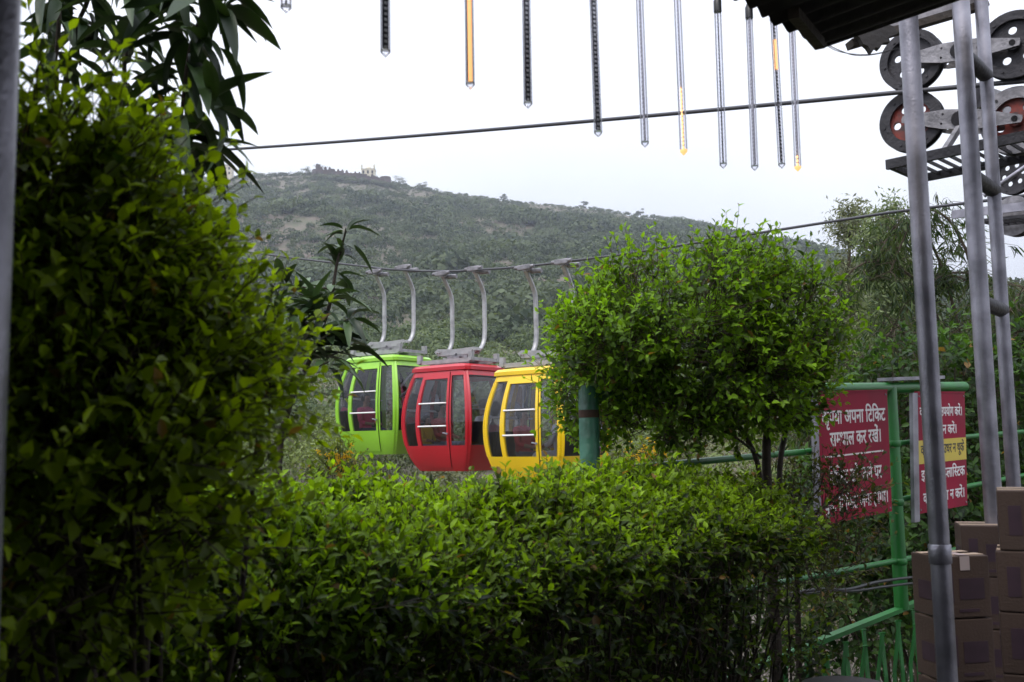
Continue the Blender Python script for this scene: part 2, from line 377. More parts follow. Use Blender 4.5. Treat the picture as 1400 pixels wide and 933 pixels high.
x, y = scatter(300, 24, 62, -.5, .6); parts.append(far_shrubs(x, y, RNG.uniform(1.5, 3.4, len(x)), 700, .05, (.06, .075, .035), (.17, .17, .09), .75))
x, y = scatter(60, 40, 60, -.5, .6); parts.append(far_shrubs(x, y, RNG.uniform(3, 4.5, len(x)), 900, .045, (.05, .08, .03), (.16, .2, .06), .75))
# dry twiggy thicket
n = 900; x, y = scatter(n, 20, 40, -.45, .5); z = height(x, y)
A = np.stack([x, y, z], 1); TW = []
for k in range(9):
    d = rnd_dir(n) * .55 + np.array([[0, 0, 1.]]); d = norm(d); ln = RNG.uniform(.8, 2.4, n)[:, None]
    e = A + d * ln; TW.append((A, e)); TW.append((A + d * ln * .5, A + d * ln * .5 + norm(d + rnd_dir(n) * .8) * ln * .5))
dry = mat('dry_twigs', (.20, .18, .16), .9)
tw = prism_arrays(np.concatenate([a for a, b in TW]), np.concatenate([b for a, b in TW]), .014, .006, 3)
npobj('valley_scrub', parts, M['far']); tag(bpy.data.objects['valley_scrub'], 'low mixed bushes filling the valley behind the cabins', 'scrub', kind='stuff')
npobj('dry_thicket', [tw], dry); tag(bpy.data.objects['dry_thicket'], 'bare grey brushwood thicket below the hill', 'brushwood', kind='stuff')

# ------------------------------------------------------------------ on the ridge
def ground_pt(px, Yd):
    t = ray(px, 250); x = t.x / t.y * Yd; return Vector((x, Yd, float(height(x, Yd))))
b = MB(); prev = None; rw = random.Random(3)
wall_px = np.linspace(432, 528, 34)
for k, px in enumerate(wall_px):
    g = ground_pt(px, 468); hgt = (6.6 if k < 3 else 4.9 - k * .05) + rw.uniform(-.9, .5)
    if prev:
        p, ph = prev; d = (g - p); mid = (p + g) / 2
        b.box((mid.x, mid.y, mid.z + (hgt) / 2 - 1.6), (d.length + .02, 1.6, hgt + 3.2), Matrix.Rotation(math.atan2(d.y, d.x), 3, 'Z'))
        if k % 2: b.box((mid.x, mid.y, mid.z + hgt + rw.uniform(.0, .3)), (d.length * .6, 1.2, .8), Matrix.Rotation(math.atan2(d.y, d.x), 3, 'Z'))
    prev = (g, hgt)
fw = thing('fort_wall', 'ruined reddish stone rampart running along the hilltop', 'fort wall'); b.build('rampart', M['stone'], fw)
b = MB()
for px in (434, 527): g = ground_pt(px, 467); b.tube([g + Vector((0, 0, -2)), g + Vector((0, 0, 4.0))], [3.0, 2.6], 12)
b.build('bastion', M['stone'], fw)

def pavilion():
    g = ground_pt(504, 480); g.z += 4.2; t = thing('hilltop_pavilion', 'tiny pale yellow domed pavilion with corner turrets above the rampart', 'pavilion', g)
    b = MB(); b.box((0, 0, -1.2), (6.4, 5, 3.6)); b.box((0, 0, .72), (7, 5.4, .2)); b.build('hall', M['pale'], t)
    b = MB()
    for x in (-2.2, 0, 2.2): obj_box('arch_opening', (x, -2.52, -.9), (.9, .1, 1.5), M['win'], t)
    for x in (-3, 3):
        b = MB(); b.tube([(x, -2.2, .8), (x, -2.2, 2.2)], .35, 8); b.tube([(x, -2.2, 2.2), (x, -2.2, 2.6), (x, -2.2, 3.2)], [.5, .35, .03], 8); b.build('turret', M['pale'], t)
    b = MB(); b.tube([(0, 0, .8)] + [(0, 0, .8 + 1.5 * math.sin(a)) for a in (.3, .7, 1.1, 1.5)], [1.8] + [1.8 * math.cos(a) for a in (.3, .7, 1.1, 1.5)], 16); b.build('dome', M['pale'], t)
pavilion()
g = ground_pt(312, 474); t = thing('hilltop_house', 'small pale two storey house at the left end of the ridge', 'house', g)
b = MB(); b.box((0, 0, 2.8), (4.2, 4, 7.5)); b.build('wall', M['pale'], t)
b = MB(); b.box((0, 0, 6.68), (4.7, 4.4, .25)); b.build('roof', M['pale'], t)
for zz in (2.6, 5):
    for xx in (-1, 1): obj_box('window', (xx, -2.01, zz), (.9, .1, 1.2), M['win'], t)

def far_tree(px, Yd, hgt, wid, label, name='ridge_tree', group='trees standing on the ridge', n=900, c0=(.035, .05, .03), c1=(.10, .12, .07), leaf=.32, sparse=False):
    g = ground_pt(px, Yd); t = thing(name, label, 'tree', g, group=group)
    b = MB(); b.tube([(0, 0, -1), (.1, 0, hgt * .4), (0, .1, hgt * .85)], [hgt * .03, hgt * .02, hgt * .006], 6)
    rt = random.Random(px)
    cs = []
    for k in range(9):
        a = rt.uniform(0, 6.28); q = Vector((math.cos(a) * wid * .3, math.sin(a) * wid * .3, hgt * rt.uniform(.42, .92)))
        b.tube([(0, 0, q.z * .55), q * .6 + Vector((0, 0, q.z * .35)), q], [hgt * .012, hgt * .007, hgt * .003], 4); cs.append(q)
    b.build('trunk', M['bark'], t)
    idx = RNG.integers(0, 9, n); c = np.array([[q.x, q.y, q.z] for q in cs])[idx]
    d = rnd_dir(n); C = c + d * (RNG.random(n)[:, None] ** .5) * np.array([[wid * .27, wid * .27, hgt * .13]])
    npobj('crown', [quad_arrays(C, d + rnd_dir(n) * .8, leaf * RNG.uniform(.6, 1.3, n), leaf * .6, mixc(c0, c1, RNG.random(n)))], M['far'], t)
    return t
far_tree(296, 472, 9, 12, 'dark round tree beside the pale house on the ridge')
far_tree(418, 470, 5.5, 6, 'small tree on the ridge just left of the rampart')
far_tree(441, 474, 6.5, 9, 'bushy tree rising over the left end of the rampart')
far_tree(545, 474, 5, 8, 'low bushy tree at the right end of the rampart')
far_tree(578, 476, 4, 5, 'rounded small tree right of the rampart on the skyline')
far_tree(688, 476, 3.6, 4, 'lone small tree on the skyline above the middle of the slope')
far_tree(797, 478, 3, 5, 'low clump on the skyline left of the lone wind bent tree')
far_tree(874, 478, 4.2, 4, 'thin lone tree where the skyline starts to fall')
far_tree(1072, 150, 9.5, 3.2, 'tall thin sparse tree behind the clipped tree at the skyline dip', 'slender_tree', None, 1500, leaf=.2)

# ------------------------------------------------------------------ cableway ropes
U1 = Vector((-.77, .64, 0))
up_a = P(1225, 127, 6.5); up_b = P(290, 206, 11.6)
def rope_thing(name, label, pts, r):
    o = MB(); o.tube(pts, r, 8); ob = o.build(name, M['rope']); return tag(ob, label, 'cable', 'cableway ropes')
far_up = up_b + (up_b - up_a) * 3.2 + Vector((0, 0, 4))
rope_thing('haul_rope', 'upper steel rope crossing the sky to the top pulleys', [P(1700, 86, 5.0), P(1390, 112, 6.1)] + [up_a.lerp(up_b, k / 12) - Vector((0, 0, .10 * (k / 12) * (1 - k / 12))) for k in range(13)] + [far_up], .0155)
gy = P(742, 362, 14.4); rd = P(625, 371, 15.8); gn = P(531, 368.5, 17.0)
lowpts = [P(1700, 225, 8.0), P(1385, 270, 10.0), P(1215, 291, 11.1), P(985, 327, 12.6), P(845, 349, 13.7), gy, P(690, 367, 15.2), rd, P(580, 371, 16.4), gn, P(400, 353, 18.9), P(290, 338, 20.4), P(0, 300, 26), P(-500, 240, 40)]
rope_thing('haul_rope', 'lower steel rope carrying the three cabins', lowpts, .017)

# ------------------------------------------------------------------ people in the cabins
def person(label, loc, rz, sc, shirt, legs, hair='hair', arms_fwd=.25):
    t = thing('person', label, 'person', loc, rz); t.scale = (sc, sc, sc)
    J = dict(pel=(0, 0, .10), wai=(0, -.01, .24), che=(0, -.02, .42), neck=(0, 0, .56), head0=(0, .01, .63), head=(0, .02, .71), top=(0, .01, .78))
    rad = dict(pel=.13, wai=.115, che=.135, neck=.05, head0=.06, head=.085, top=.06)
    for s, k in ((-1, 'l'), (1, 'r')):
        J.update({k + 'sh': (s * .16, -.02, .49), k + 'el': (s * .21, .05, .26), k + 'wr': (s * .13, arms_fwd, .22), k + 'ha': (s * .10, arms_fwd + .08, .21),
                  k + 'hip': (s * .09, .03, .08), k + 'kn': (s * .11, .40, .10), k + 'an': (s * .11, .42, -.28), k + 'ft': (s * .12, .54, -.33)})
        rad.update({k + 'sh': .062, k + 'el': .042, k + 'wr': .028, k + 'ha': .032, k + 'hip': .085, k + 'kn': .06, k + 'an': .04, k + 'ft': .035})
    E = [('pel', 'wai'), ('wai', 'che'), ('che', 'neck'), ('neck', 'head0'), ('head0', 'head'), ('head', 'top')]
    for k in 'lr': E += [('che', k + 'sh'), (k + 'sh', k + 'el'), (k + 'el', k + 'wr'), (k + 'wr', k + 'ha'), ('pel', k + 'hip'), (k + 'hip', k + 'kn'), (k + 'kn', k + 'an'), (k + 'an', k + 'ft')]
    names = list(J); me = bpy.data.meshes.new('body'); me.from_pydata([J[n] for n in names], [(names.index(a), names.index(b)) for a, b in E], [])
    bm = bmesh.new(); bm.from_mesh(me); sl = bm.verts.layers.skin.verify(); bm.verts.ensure_lookup_table()
    for i, n in enumerate(names): bm.verts[i][sl].radius = (rad[n], rad[n]); bm.verts[i][sl].use_root = (n == 'pel')
    bm.to_mesh(me); bm.free()
    o = bpy.data.objects.new('tmpbody', me); COL.objects.link(o); o.modifiers.new('s', 'SKIN'); sb = o.modifiers.new('ss', 'SUBSURF'); sb.levels = sb.render_levels = 2
    dg = bpy.context.evaluated_depsgraph_get(); m2 = bpy.data.meshes.new_from_object(o.evaluated_get(dg)); bpy.data.objects.remove(o)
    body = mk('body', m2, None, t, [M['skin'], shirt, legs])
    for f in m2.polygons:
        c = f.center; f.use_smooth = True
        if c.z > .545 or (c.y > .16 and c.z > .17): f.material_index = 0
        elif c.z > .15 and c.y < .3: f.material_index = 1
        elif c.z < -.27: f.material_index = 0
        else: f.material_index = 2
    b = MB()
    b.tube([(0, .085, .70), (0, .125, .685), (0, .09, .67)], [.006, .014, .006], 6, mi=0)
    for s in (-1, 1): b.tube([(s * .032, .085, .72), (s * .032, .097, .72)], [.012, .006], 6, mi=1)
    b.tube([(-.025, .092, .652), (.025, .092, .652)], .005, 5, mi=2)
    b.build('face', None, t, [M['skin'], M['hair'], M['reds']])
    bm = bmesh.new(); bmesh.ops.create_icosphere(bm, subdivisions=3, radius=1)
    for v in bm.verts:
        c = v.co; c.x *= .098; c.y = c.y * .108 - .012; c.z *= .10
        if c.y > .03 and c.z < .035: c.y = .03
    m3 = bpy.data.meshes.new('hair'); bm.to_mesh(m3); bm.free(); m3.transform(Matrix.Translation((0, 0, .735)))
    for f in m3.polygons: f.use_smooth = True
    mk('hair', m3, M[hair], t)
    return t

# ------------------------------------------------------------------ cabins
PZ = [.09, .16, .34, .6, .9, 1.2, 1.42, 1.55, 1.62]
PS = [.40, .445, .525, .58, .59, .55, .49, .455, .44]
def half(z): return float(np.interp(z, PZ, PS))
for _ in range(1):
    _zz = np.linspace(.09, 1.62, 60); _c = np.polyfit(_zz, np.interp(_zz, PZ, PS), 5)
def half(z): return float(np.polyval(_c, z))
def fp(k, u, z, off=0.):
    """point on face k (0 = end towards station +x, 1 = +y, 2 = -x, 3 = -y door side), u along the face"""
    s = half(z) + off; x = s * (1 - .10 * abs(u) ** 7); yy = s * u * (1 - .035 * abs(u) ** 7)
    a = k * math.pi / 2; return Vector((x * math.cos(a) - yy * math.sin(a), x * math.sin(a) + yy * math.cos(a), z))
def patch(b, k, u0, u1, z0, z1, off=0., th=.03, nu=3, nz=6, mi=0):
    nu = max(2, int(abs(u1 - u0) * 12)); nz = max(2, int((z1 - z0) * 12))
    G = [[fp(k, u0 + (u1 - u0) * i / nu, z0 + (z1 - z0) * j / nz, off) for i in range(nu + 1)] for j in range(nz + 1)]
    H = [[fp(k, u0 + (u1 - u0) * i / nu, z0 + (z1 - z0) * j / nz, off - th) for i in range(nu + 1)] for j in range(nz + 1)]
    for g in (G, H):
        b.add([v for r_ in g for v in r_], [(j * (nu + 1) + i, j * (nu + 1) + i + 1, (j + 1) * (nu + 1) + i + 1, (j + 1) * (nu + 1) + i) for j in range(nz) for i in range(nu)], True, mi)
    rim = [(0, i) for i in range(nu + 1)] + [(j, nu) for j in range(1, nz + 1)] + [(nz, i) for i in range(nu - 1, -1, -1)] + [(j, 0) for j in range(nz - 1, 0, -1)]
    n = len(rim); vs = [G[j][i] for j, i in rim] + [H[j][i] for j, i in rim]
    b.add(vs, [(q, (q + 1) % n, n + (q + 1) % n, n + q) for q in range(n)], False, mi)
W0, W1 = .46, 1.47
def cabin(color, label, pos, swing):
    rz = R(-37)
    t = thing('gondola_cabin', label, 'gondola', pos + Vector((0, 0, -3.09 * 1.045)), rz + swing, 'cabins hanging from the lower rope')
    t.scale = (1.24, 1.04, 1.045)
    pm = M[color]
    body = MB()
    for k in range(4):
        patch(body, k, -1, 1, .09, W0); patch(body, k, -1, 1, W1, 1.55)
        pw = .88 if k in (0, 2) else .86
        patch(body, k, pw, 1, W0, W1, .004); patch(body, k, -1, -pw, W0, W1, .004)
        if k in (1, 3):
            patch(body, k, -.49, -.445, W0, W1); patch(body, k, .445, .49, W0, W1)
    body.build('body', pm, t)
    fl = MB(); n = 40; ring = []
    for q in range(4):
        for i in range(10): ring.append(fp(q, -1 + .2 * i, .09))
    fl.add(ring + [v + Vector((0, 0, .04)) for v in ring], [list(range(n)), list(range(n, 2 * n))], False)
    fl.build('floor_pan', M['gasket'], t)
    rf = MB(); r0 = [fp(q, -1 + .2 * i, 1.55, .022) for q in range(4) for i in range(10)]
    lay = [r0, [v + Vector((0, 0, .05)) for v in r0], [Vector((v.x * .93, v.y * .93, 1.635)) for v in r0], [Vector((v.x * .5, v.y * .5, 1.665)) for v in r0]]
    vs = [v for l_ in lay for v in l_]
    rf.add(vs, [(a * n + i, a * n + (i + 1) % n, (a + 1) * n + (i + 1) % n, (a + 1) * n + i) for a in range(3) for i in range(n)] , False)
    rf.add(lay[3], [list(range(n))]); rf.add(lay[0], [list(range(n))]); rf.build('roof', pm, t)
    for k in (0, 2):
        b = MB(); patch(b, k, -.88, .88, W0, W1, -.014, .006); wn = b.build('end_window', M['glass'], t)
        g = MB(); patch(g, k, -.885, -.865, W0, W1, -.004, .02); patch(g, k, .865, .885, W0, W1, -.004, .02); patch(g, k, -.86, .86, W0 - .003, W0 + .015, -.004, .02); patch(g, k, -.86, .86, W1 - .015, W1 + .003, -.004, .02)
        g.build('gasket', M['gasket'], wn)
        g = MB(); g.tube([fp(k, -.9, .98, -.07), fp(k, .9, .98, -.07)], .011, 8); g.build('guard_bar', M['white'], t)
    for k in (1, 3):
        for sg in (-1, 1):
            b = MB(); u0, u1 = sorted((sg * .49, sg * .86)); patch(b, k, u0, u1, W0, W1, -.012, .006); b.build('quarter_window', M['glass'], t)
        # door: frame with window, slightly proud of the body
        d = MB(); o = .014
        patch(d, k, -.43, .43, .14, W0, o, .03); patch(d, k, -.43, .43, W1 - .04, W1 + .05, o, .03)
        patch(d, k, -.43, -.37, W0, W1 - .04, o, .03); patch(d, k, .37, .43, W0, W1 - .04, o, .03)
        dr = d.build('door', pm, t)
        s_ = MB()
        for (a0, a1) in ((-.445, -.43), (.43, .445)): patch(s_, k, a0, a1, .14, W1 + .05, .005, .02)
        s_.build('door_seal', M['gasket'], dr)
        b = MB(); patch(b, k, -.37, .37, W0, W1 - .04, .0, .006); b.build('pane', M['glass'], dr)
        for zz in (.74, 1.07):
            b = MB(); b.tube([fp(k, -.37, zz, .028), fp(k, .37, zz, .028)], .012, 8); b.build('guard_bar', M['white'], dr)
        b = MB(); h0 = fp(k, .39, .63, .02); nrm = (fp(k, .39, .63, .1) - h0).normalized(); b.tube([h0, h0 + nrm * .035], .014, 8); e = fp(k, .30, .64, .05); b.tube([h0 + nrm * .03, e], .010, 6); b.build('handle', M['galv'], dr)
    for sx in (-1, 1):
        b = MB(); b.box((sx * .36, 0, .36), (.26, .86, .06), bev=.015); b.box((sx * .31, 0, .22), (.14, .7, .22)); b.build('bench_seat', M['seat'], t)
        b = MB(); b.box((sx * .475, 0, .62), (.04, .86, .36), bev=.012); b.build('bench_back', M['seat'], t)
    # roof rack and suspension
    b = MB()
    for yy in (-.28, .28): b.beam((-.44, yy, 1.70), (.44, yy, 1.70), .05, .06)
    for xx in (-.42, .42): b.beam((xx, -.34, 1.71), (xx, .34, 1.71), .05, .05)
    for xx in (-.42, .42):
        for yy in (-.30, .30): b.box((xx, yy, 1.75), (.06, .06, .13))
    b.build('roof_rack', M['alu'], t)
    b = MB(); b.box((0, 0, 1.72), (.20, .24, .12)); b.box((0, 0, 1.80), (.36, .1, .05), Matrix.Rotation(.12, 3, 'Y')); b.beam((-.2, .0, 1.77), (.12, .3, 1.73), .16, .012); b.build('damper_housing', M['galv_old'], t)
    b = MB()
    for yy in (-.05, .05):
        pl = [(-.36, 1.88), (-.30, 1.81), (.30, 1.81), (.36, 1.88), (.30, 1.91), (.07, 1.90), (-.07, 1.90), (-.30, 1.92)]
        nn = len(pl); vs = [Vector((p[0], yy - .006, p[1])) for p in pl] + [Vector((p[0], yy + .006, p[1])) for p in pl]
        b.add(vs, [list(range(nn)), list(range(nn, 2 * nn))] + [(i, (i + 1) % nn, nn + (i + 1) % nn, nn + i) for i in range(nn)])
    for xx in (-.31, -.27, .27, .31): b.tube([(xx, -.08, 1.86), (xx, .08, 1.86)], .014, 8)
    b.tube([(0, -.09, 1.83), (0, .09, 1.83)], .02, 8); b.build('cross_plate', M['alu'], t)
    Hh = 3.09
    for xx in (-.27, .27):
        b = MB(); path = smooth_path([(xx, 0, Hh - .03), (xx, .05, Hh - .07), (xx, .19, Hh - .26), (xx, .245, Hh - .40), (xx, .25, Hh - .75), (xx, .25, 2.16), (xx, .22, 2.00), (xx, .13, 1.89), (xx, -.06, 1.86)], 5)
        b.tube(path, .031, 10); b.build('hanger_arm', M['steel'], t)
        b = MB(); b.box((xx, 0, Hh), (.19, .055, .075), bev=.015); b.tube([(xx - .14, 0, Hh + .004), (xx + .14, 0, Hh + .004)], .027, 8); b.box((xx + .02, .05, Hh - .03), (.10, .10, .06), bev=.01)
        b.tube([(xx + .04, .08, Hh - .05), (xx + .19, .10, Hh - .055)], .036, 10); b.build('rope_grip', M['galv_old'], t)
    return t
C1 = cabin('lime', 'lime green gondola cabin, the farthest of the three', gn, .03)
C2 = cabin('red', 'red gondola cabin hanging between the green and yellow ones', rd, 0)
C3 = cabin('yellow', 'yellow gondola cabin, the nearest, partly behind the clipped tree', gy, -.02)
def in_cabin(c, x, y, z): return c.location + Matrix.Rotation(c.rotation_euler.z, 3, 'Z') @ Vector((x * c.scale[0], y * c.scale[1], z * c.scale[2]))
def seat(c, label, sx, y, sc, shirt, legs, **kw):
    rzz = c.rotation_euler.z + (math.pi / 2 if sx > 0 else -math.pi / 2)
    return person(label, in_cabin(c, sx * .33, y, .39 - .0), rzz, sc, M[shirt], M[legs], **kw)
seat(C1, 'passenger in a bright pink top inside the green cabin', -1, -.12, .88, 'pinks', 'navy')
seat(C1, 'passenger in dark clothes inside the green cabin', 1, .12, .95, 'grey', 'navy')
seat(C2, 'passenger in a dark red shirt behind the red cabin door', -1, .05, .92, 'reds', 'denim')
seat(C2, 'child in a yellow top at the left window of the red cabin', -1, -.28, .66, 'yels', 'denim')
seat(C2, 'passenger in a white shirt at the end window of the red cabin', 1, .10, .95, 'whites', 'grey')
seat(C3, 'passenger in dark red behind the yellow cabin door', -1, .0, .92, 'reds', 'grey')
seat(C3, 'passenger in a white shirt by the corner of the yellow cabin', 1, -.20, .95, 'whites', 'whites')

# ------------------------------------------------------------------ sheave assemblies
def sheave(parent, c, ex, ey, r, holes=5, red=False, front=True, rot=.3):
    """c = centre, ex / ey span the wheel plane"""
    ez = ex.cross(ey)
    hl = [circ(r * .125, 16, (math.cos(rot + 2 * math.pi * k / holes) * r * .47, math.sin(rot + 2 * math.pi * k / holes) * r * .47)) for k in range(holes)]
    wh = MB(); wh.v = []; wl = thing('sheave_wheel', None, None); wl.parent = parent
    if 'label' in wl: del wl['label']
    o1 = curve_plate('wheel_disc', circ(r * .86, 40), hl, .02, M['redhub'] if red else M['darksteel'], wl, (ex, ey), c)
    for s in (-1, 1):
        curve_plate('flange', circ(r, 44), [circ(r * (.66 if red else .74), 36)], .014, M['darksteel'] if not (red and c.x > 2.8) else M['galv_old'], wl, (ex, ey), c + ez * (.032 * s))
    curve_plate('liner', circ(r * .93, 44), [circ(r * .8, 36)], .05, M['rubber'], wl, (ex, ey), c)
    b = MB(); b.tube([c - ez * .06, c + ez * .06], r * .2, 16); b.build('hub', M['redhub'] if red else M['darksteel'], wl)
    for k in range(6):
        q = c + (ex * math.cos(k * 1.047 + .2) + ey * math.sin(k * 1.047 + .2)) * r * .83
        b = MB(); b.tube([q - ez * .046, q + ez * .046], .009, 6); b.build('bolt', M['darksteel'], wl)
    return wl
def arm(parent, a, bb, ex, ey, wide, m, off):
    ez = ex.cross(ey); d = (bb - a); L_ = d.length; d.normalize(); up = ez.cross(d)
    pts = [(-.04, -.022), (-.045, .0), (-.04, .022), (L_ / 2 - .1, wide), (L_ / 2 + .1, wide), (L_ + .04, .022), (L_ + .045, 0), (L_ + .04, -.022), (L_ / 2 + .1, -wide), (L_ / 2 - .1, -wide)]
    hs = [circ(.008, 8, (L_ * .33, .03)), circ(.008, 8, (L_ * .33, -.03)), circ(.008, 8, (L_ * .68, .0))]
    curve_plate('balance_arm', pts, hs, .012, m, parent, (d, up), a + ez * off)
    b = MB(); mid = (a + bb) / 2
    b.tube([mid - ez * abs(off) * 1.2, mid + ez * abs(off) * 1.25], .05, 16)
    for q in (a, bb): b.tube([q - ez * abs(off) * 1.15, q + ez * abs(off) * 1.15], .019, 10)
    b.build('pivot_pin', M['darksteel'], parent)
asm = thing('pulley_assembly', 'upper set of four dark rope pulleys with catwalk beside the poles', 'pulley set')
exr = (P(1387, 62, 6.1) - P(1247, 84, 6.5)).normalized(); ezr = Vector((exr.y, -exr.x, 0)).normalized(); eyr = ezr.cross(exr).normalized()
if eyr.z < 0: eyr = -eyr
wA = P(1247, 84, 6.5); wB = P(1247, 167, 6.5); wC = P(1388, 63, 6.1); wD = P(1391, 166, 6.1)
sheave(asm, wA, exr, eyr, .2, 5, False, rot=.35); sheave(asm, wB, exr, eyr, .2, 5, True, rot=.85); sheave(asm, wC, exr, eyr, .21, 5, False, rot=.5); sheave(asm, wD, exr, eyr, .208, 5, True, rot=1.0)
toward = (CAM - wA).dot(exr.cross(eyr)) > 0
for a_, b_ in ((wA, wC), (wB, wD)):
    for s in (.066, -.066): arm(asm, a_, b_, exr, eyr, .062, M['galv_old'], s if toward else -s)
hz = P(1212, 228, 6.3).z
n0 = at_height(1212, 226, hz); n1 = at_height(1312, 205, hz); f0 = at_height(1246, 248, hz)
du = (n1 - n0).normalized(); dv = Vector((-du.y, du.x, 0)); wv = (f0 - n0).length * .95
if (f0 - n0).dot(dv) < 0: dv = -dv
cw = MB(); Lc = 2.6
cw.beam(n0, n0 + du * Lc, .03, .06); cw.beam(n0 + dv * wv, n0 + dv * wv + du * Lc, .03, .05); cw.beam(n0 + du * .02, n0 + du * .02 + dv * wv, .03, .05)
k = .07
while k < Lc: cw.beam(n0 + du * k + Vector((0, 0, .006)), n0 + du * k + dv * wv + Vector((0, 0, .006)), .008, .022); k += .07
cw.build('catwalk', M['darksteel'], asm)
b = MB(); b.beam(n0 + du * .35, (wB + wD) / 2, .03, .035); b.beam((wB + wD) / 2 + exr.cross(eyr) * (-.12 if toward else .12), (wA + wC) / 2 + exr.cross(eyr) * (-.12 if toward else .12), .09, .03); b.build('bracket', M['galv_old'], asm)
mid = (wA + wD) / 2 - (exr.cross(eyr) * (.2 if toward else -.2))
b = MB(); b.beam(mid, mid + Vector((1.6, 1.3, .1)), .14, .14); b.build('support_beam', M['galv_old'], asm)
# lower set
asl = thing('pulley_assembly', 'lower set of grey rope pulleys at the right edge under the catwalk', 'pulley set')
lc = P(1386, 239, 10); ld = P(1391, 297, 10); ru = (P(1385, 270, 10) - P(1215, 291, 11.1)).normalized(); rz_ = Vector((ru.y, -ru.x, 0)).normalized(); ry_ = rz_.cross(ru); ry_ = ry_ if ry_.z > 0 else -ry_
sheave(asl, lc, ru, ry_, .205, 6, False, rot=.2); sheave(asl, ld, ru, ry_, .20, 5, False, rot=.6)
l2 = lc + ru * .55; l3 = ld + ru * .55; sheave(asl, l2, ru, ry_, .205, 6); sheave(asl, l3, ru, ry_, .2, 5)
tw_ = 1 if (CAM - lc).dot(rz_) > 0 else -1
curve_plate('cover_disc', circ(.2, 40), [], .012, M['galv_old'], asl, (ru, ry_), ld + rz_ * .09 * tw_)
b = MB(); a0 = P(1311, 296, 10.4); b.beam(a0 + rz_ * .13 * tw_, a0 + rz_ * .13 * tw_ + ru * 2.6, .03, .085); b.build('channel_beam', M['galv'], asl)
b = MB(); q0 = P(1352, 308, 10.0) + rz_ * .3 * tw_; q0z = q0.z
b.beam(q0, q0 + ru * 1.9, .02, .03); b.beam(q0 - rz_ * .35 * tw_, q0 - rz_ * .35 * tw_ + ru * 1.9, .02, .03)
for kk in range(26): b.beam(q0 + ru * (.04 + kk * .07), q0 + ru * (.04 + kk * .07) - rz_ * .35 * tw_, .01, .02)
b.build('catwalk', M['darksteel'], asl)
b = MB(); b.tube([P(1345, 268, 9.5), P(1420, 216, 9.2)], .022, 10); b.build('brace_pipe', M['galv'], asl)
b = MB(); b.beam(P(1460, 290, 9.9) - rz_ * .2 * tw_, P(1460, 60, 9.9) - rz_ * .2 * tw_, .16, .16); b.build('support_beam', M['galv_old'], asl)
tp = P(1580, 500, 8.6); b = MB(); b.tube([(tp.x, tp.y, -2), (tp.x, tp.y, 5.2)], .28, 20); tow = thing('cableway_tower', 'grey steel cableway tower column holding the pulleys', 'tower'); b.build('column', M['galv_old'], tow)
b = MB(); b.beam((tp.x, tp.y, 4.6), mid + Vector((1.5, 1.25, .1)), .2, .2); b.beam((tp.x, tp.y, 4.2), P(1460, 120, 9.9) - rz_ * .2 * tw_, .2, .2); b.build('crossarm', M['galv_old'], tow)

# ------------------------------------------------------------------ pipes under the shelter
def vpipe(px, py, D, r, label, joints=(), top=3.84, zlo=0., name='steel_pole', grp='galvanised poles holding the shelter'):
    p = P(px, py, D); t = thing(name, label, 'pole', (p.x, p.y, 0), group=grp)
    b = MB(); b.tube([(0, 0, zlo), (0, 0, top)], r, 24); b.build('pipe', M['galv'], t)
    for z in joints:
        b = MB(); b.tube([(0, 0, z - .03), (0, 0, z - .027), (0, 0, z + .027), (0, 0, z + .03)], [r + .001, r + .004, r + .004, r + .001], 24); b.build('collar', M['galv'], t)
    b = MB(); b.box((0, 0, zlo + .005), (.16, .16, .01)); b.build('base_plate', M['galv_old'], t)
    return t, p
pA, pa = vpipe(1264, 400, 3.2, .0305, 'leftmost of the three steel poles at right, in front of the red signs', (1.23,))
pB, pb = vpipe(1339, 400, 5.2, .045, 'middle one of the three steel poles at right', top=4.7)
pC, pc = vpipe(1368, 400, 5.5, .036, 'rightmost and farthest of the three steel poles at right', top=4.7)
for y_ in (62, 236, 413):
    a_ = P(1340, y_, 5.2); b = MB()
    b.tube([Vector((pb.x, pb.y, a_.z)), Vector((pc.x, pc.y, a_.z - .01))], .04, 14); o = b.build('cross_tube', M['darksteel'], pB)
    o.location = (-pb.x, -pb.y, 0)
pl_, _ = vpipe(-17, 20, 1.0, .030, 'steel pole close to the camera at the left frame edge', name='steel_pole')

# ------------------------------------------------------------------ shelter
C0 = at_height(1126, 66, 2.80); d1 = Vector((-.73, -.685, 0)).normalized(); d2 = Vector((.70, -.71, 0)).normalized(); d2 = (d2 - d1 * d2.dot(d1)).normalized()
sh = thing('shelter', 'dark corrugated tin roof over the viewpoint with its walls and an added shade screen and sheet', 'shelter')
L1, L2 = 6.5, 5.6; ns, nd = 760, 6
s_ = np.linspace(0, L1, ns); wave = .011 * np.sin(s_ * 2 * math.pi / .076)
Vt = []
for th_ in (0, .0016):
    for q in np.linspace(0, L2, nd):
        base = A3(C0)[None] + np.outer(s_, A3(d1)) + A3(d2)[None] * (q + (.02 * np.sin(s_ * 2.1) + .008 * np.sin(s_ * 17) if q == 0 else 0))[..., None] if q == 0 else A3(C0)[None] + np.outer(s_, A3(d1)) + A3(d2)[None] * q
        base = base.copy(); base[:, 2] += wave + q * .02 + th_; Vt.append(base)
Vt = np.concatenate(Vt)
def gidx(l, a, c): return l * nd * ns + a * ns + c
F = []
for l in (0, 1):
    for a in range(nd - 1):
        c = np.arange(ns - 1); F.append(np.stack([gidx(l, a, c), gidx(l, a, c + 1), gidx(l, a + 1, c + 1), gidx(l, a + 1, c)], 1))
c = np.arange(ns - 1); F.append(np.stack([gidx(0, 0, c), gidx(0, 0, c + 1), gidx(1, 0, c + 1), gidx(1, 0, c)], 1))
me = np_mesh('roof_sheet', Vt, F); mk('roof_sheet', me, M['roof'], sh)
b = MB()
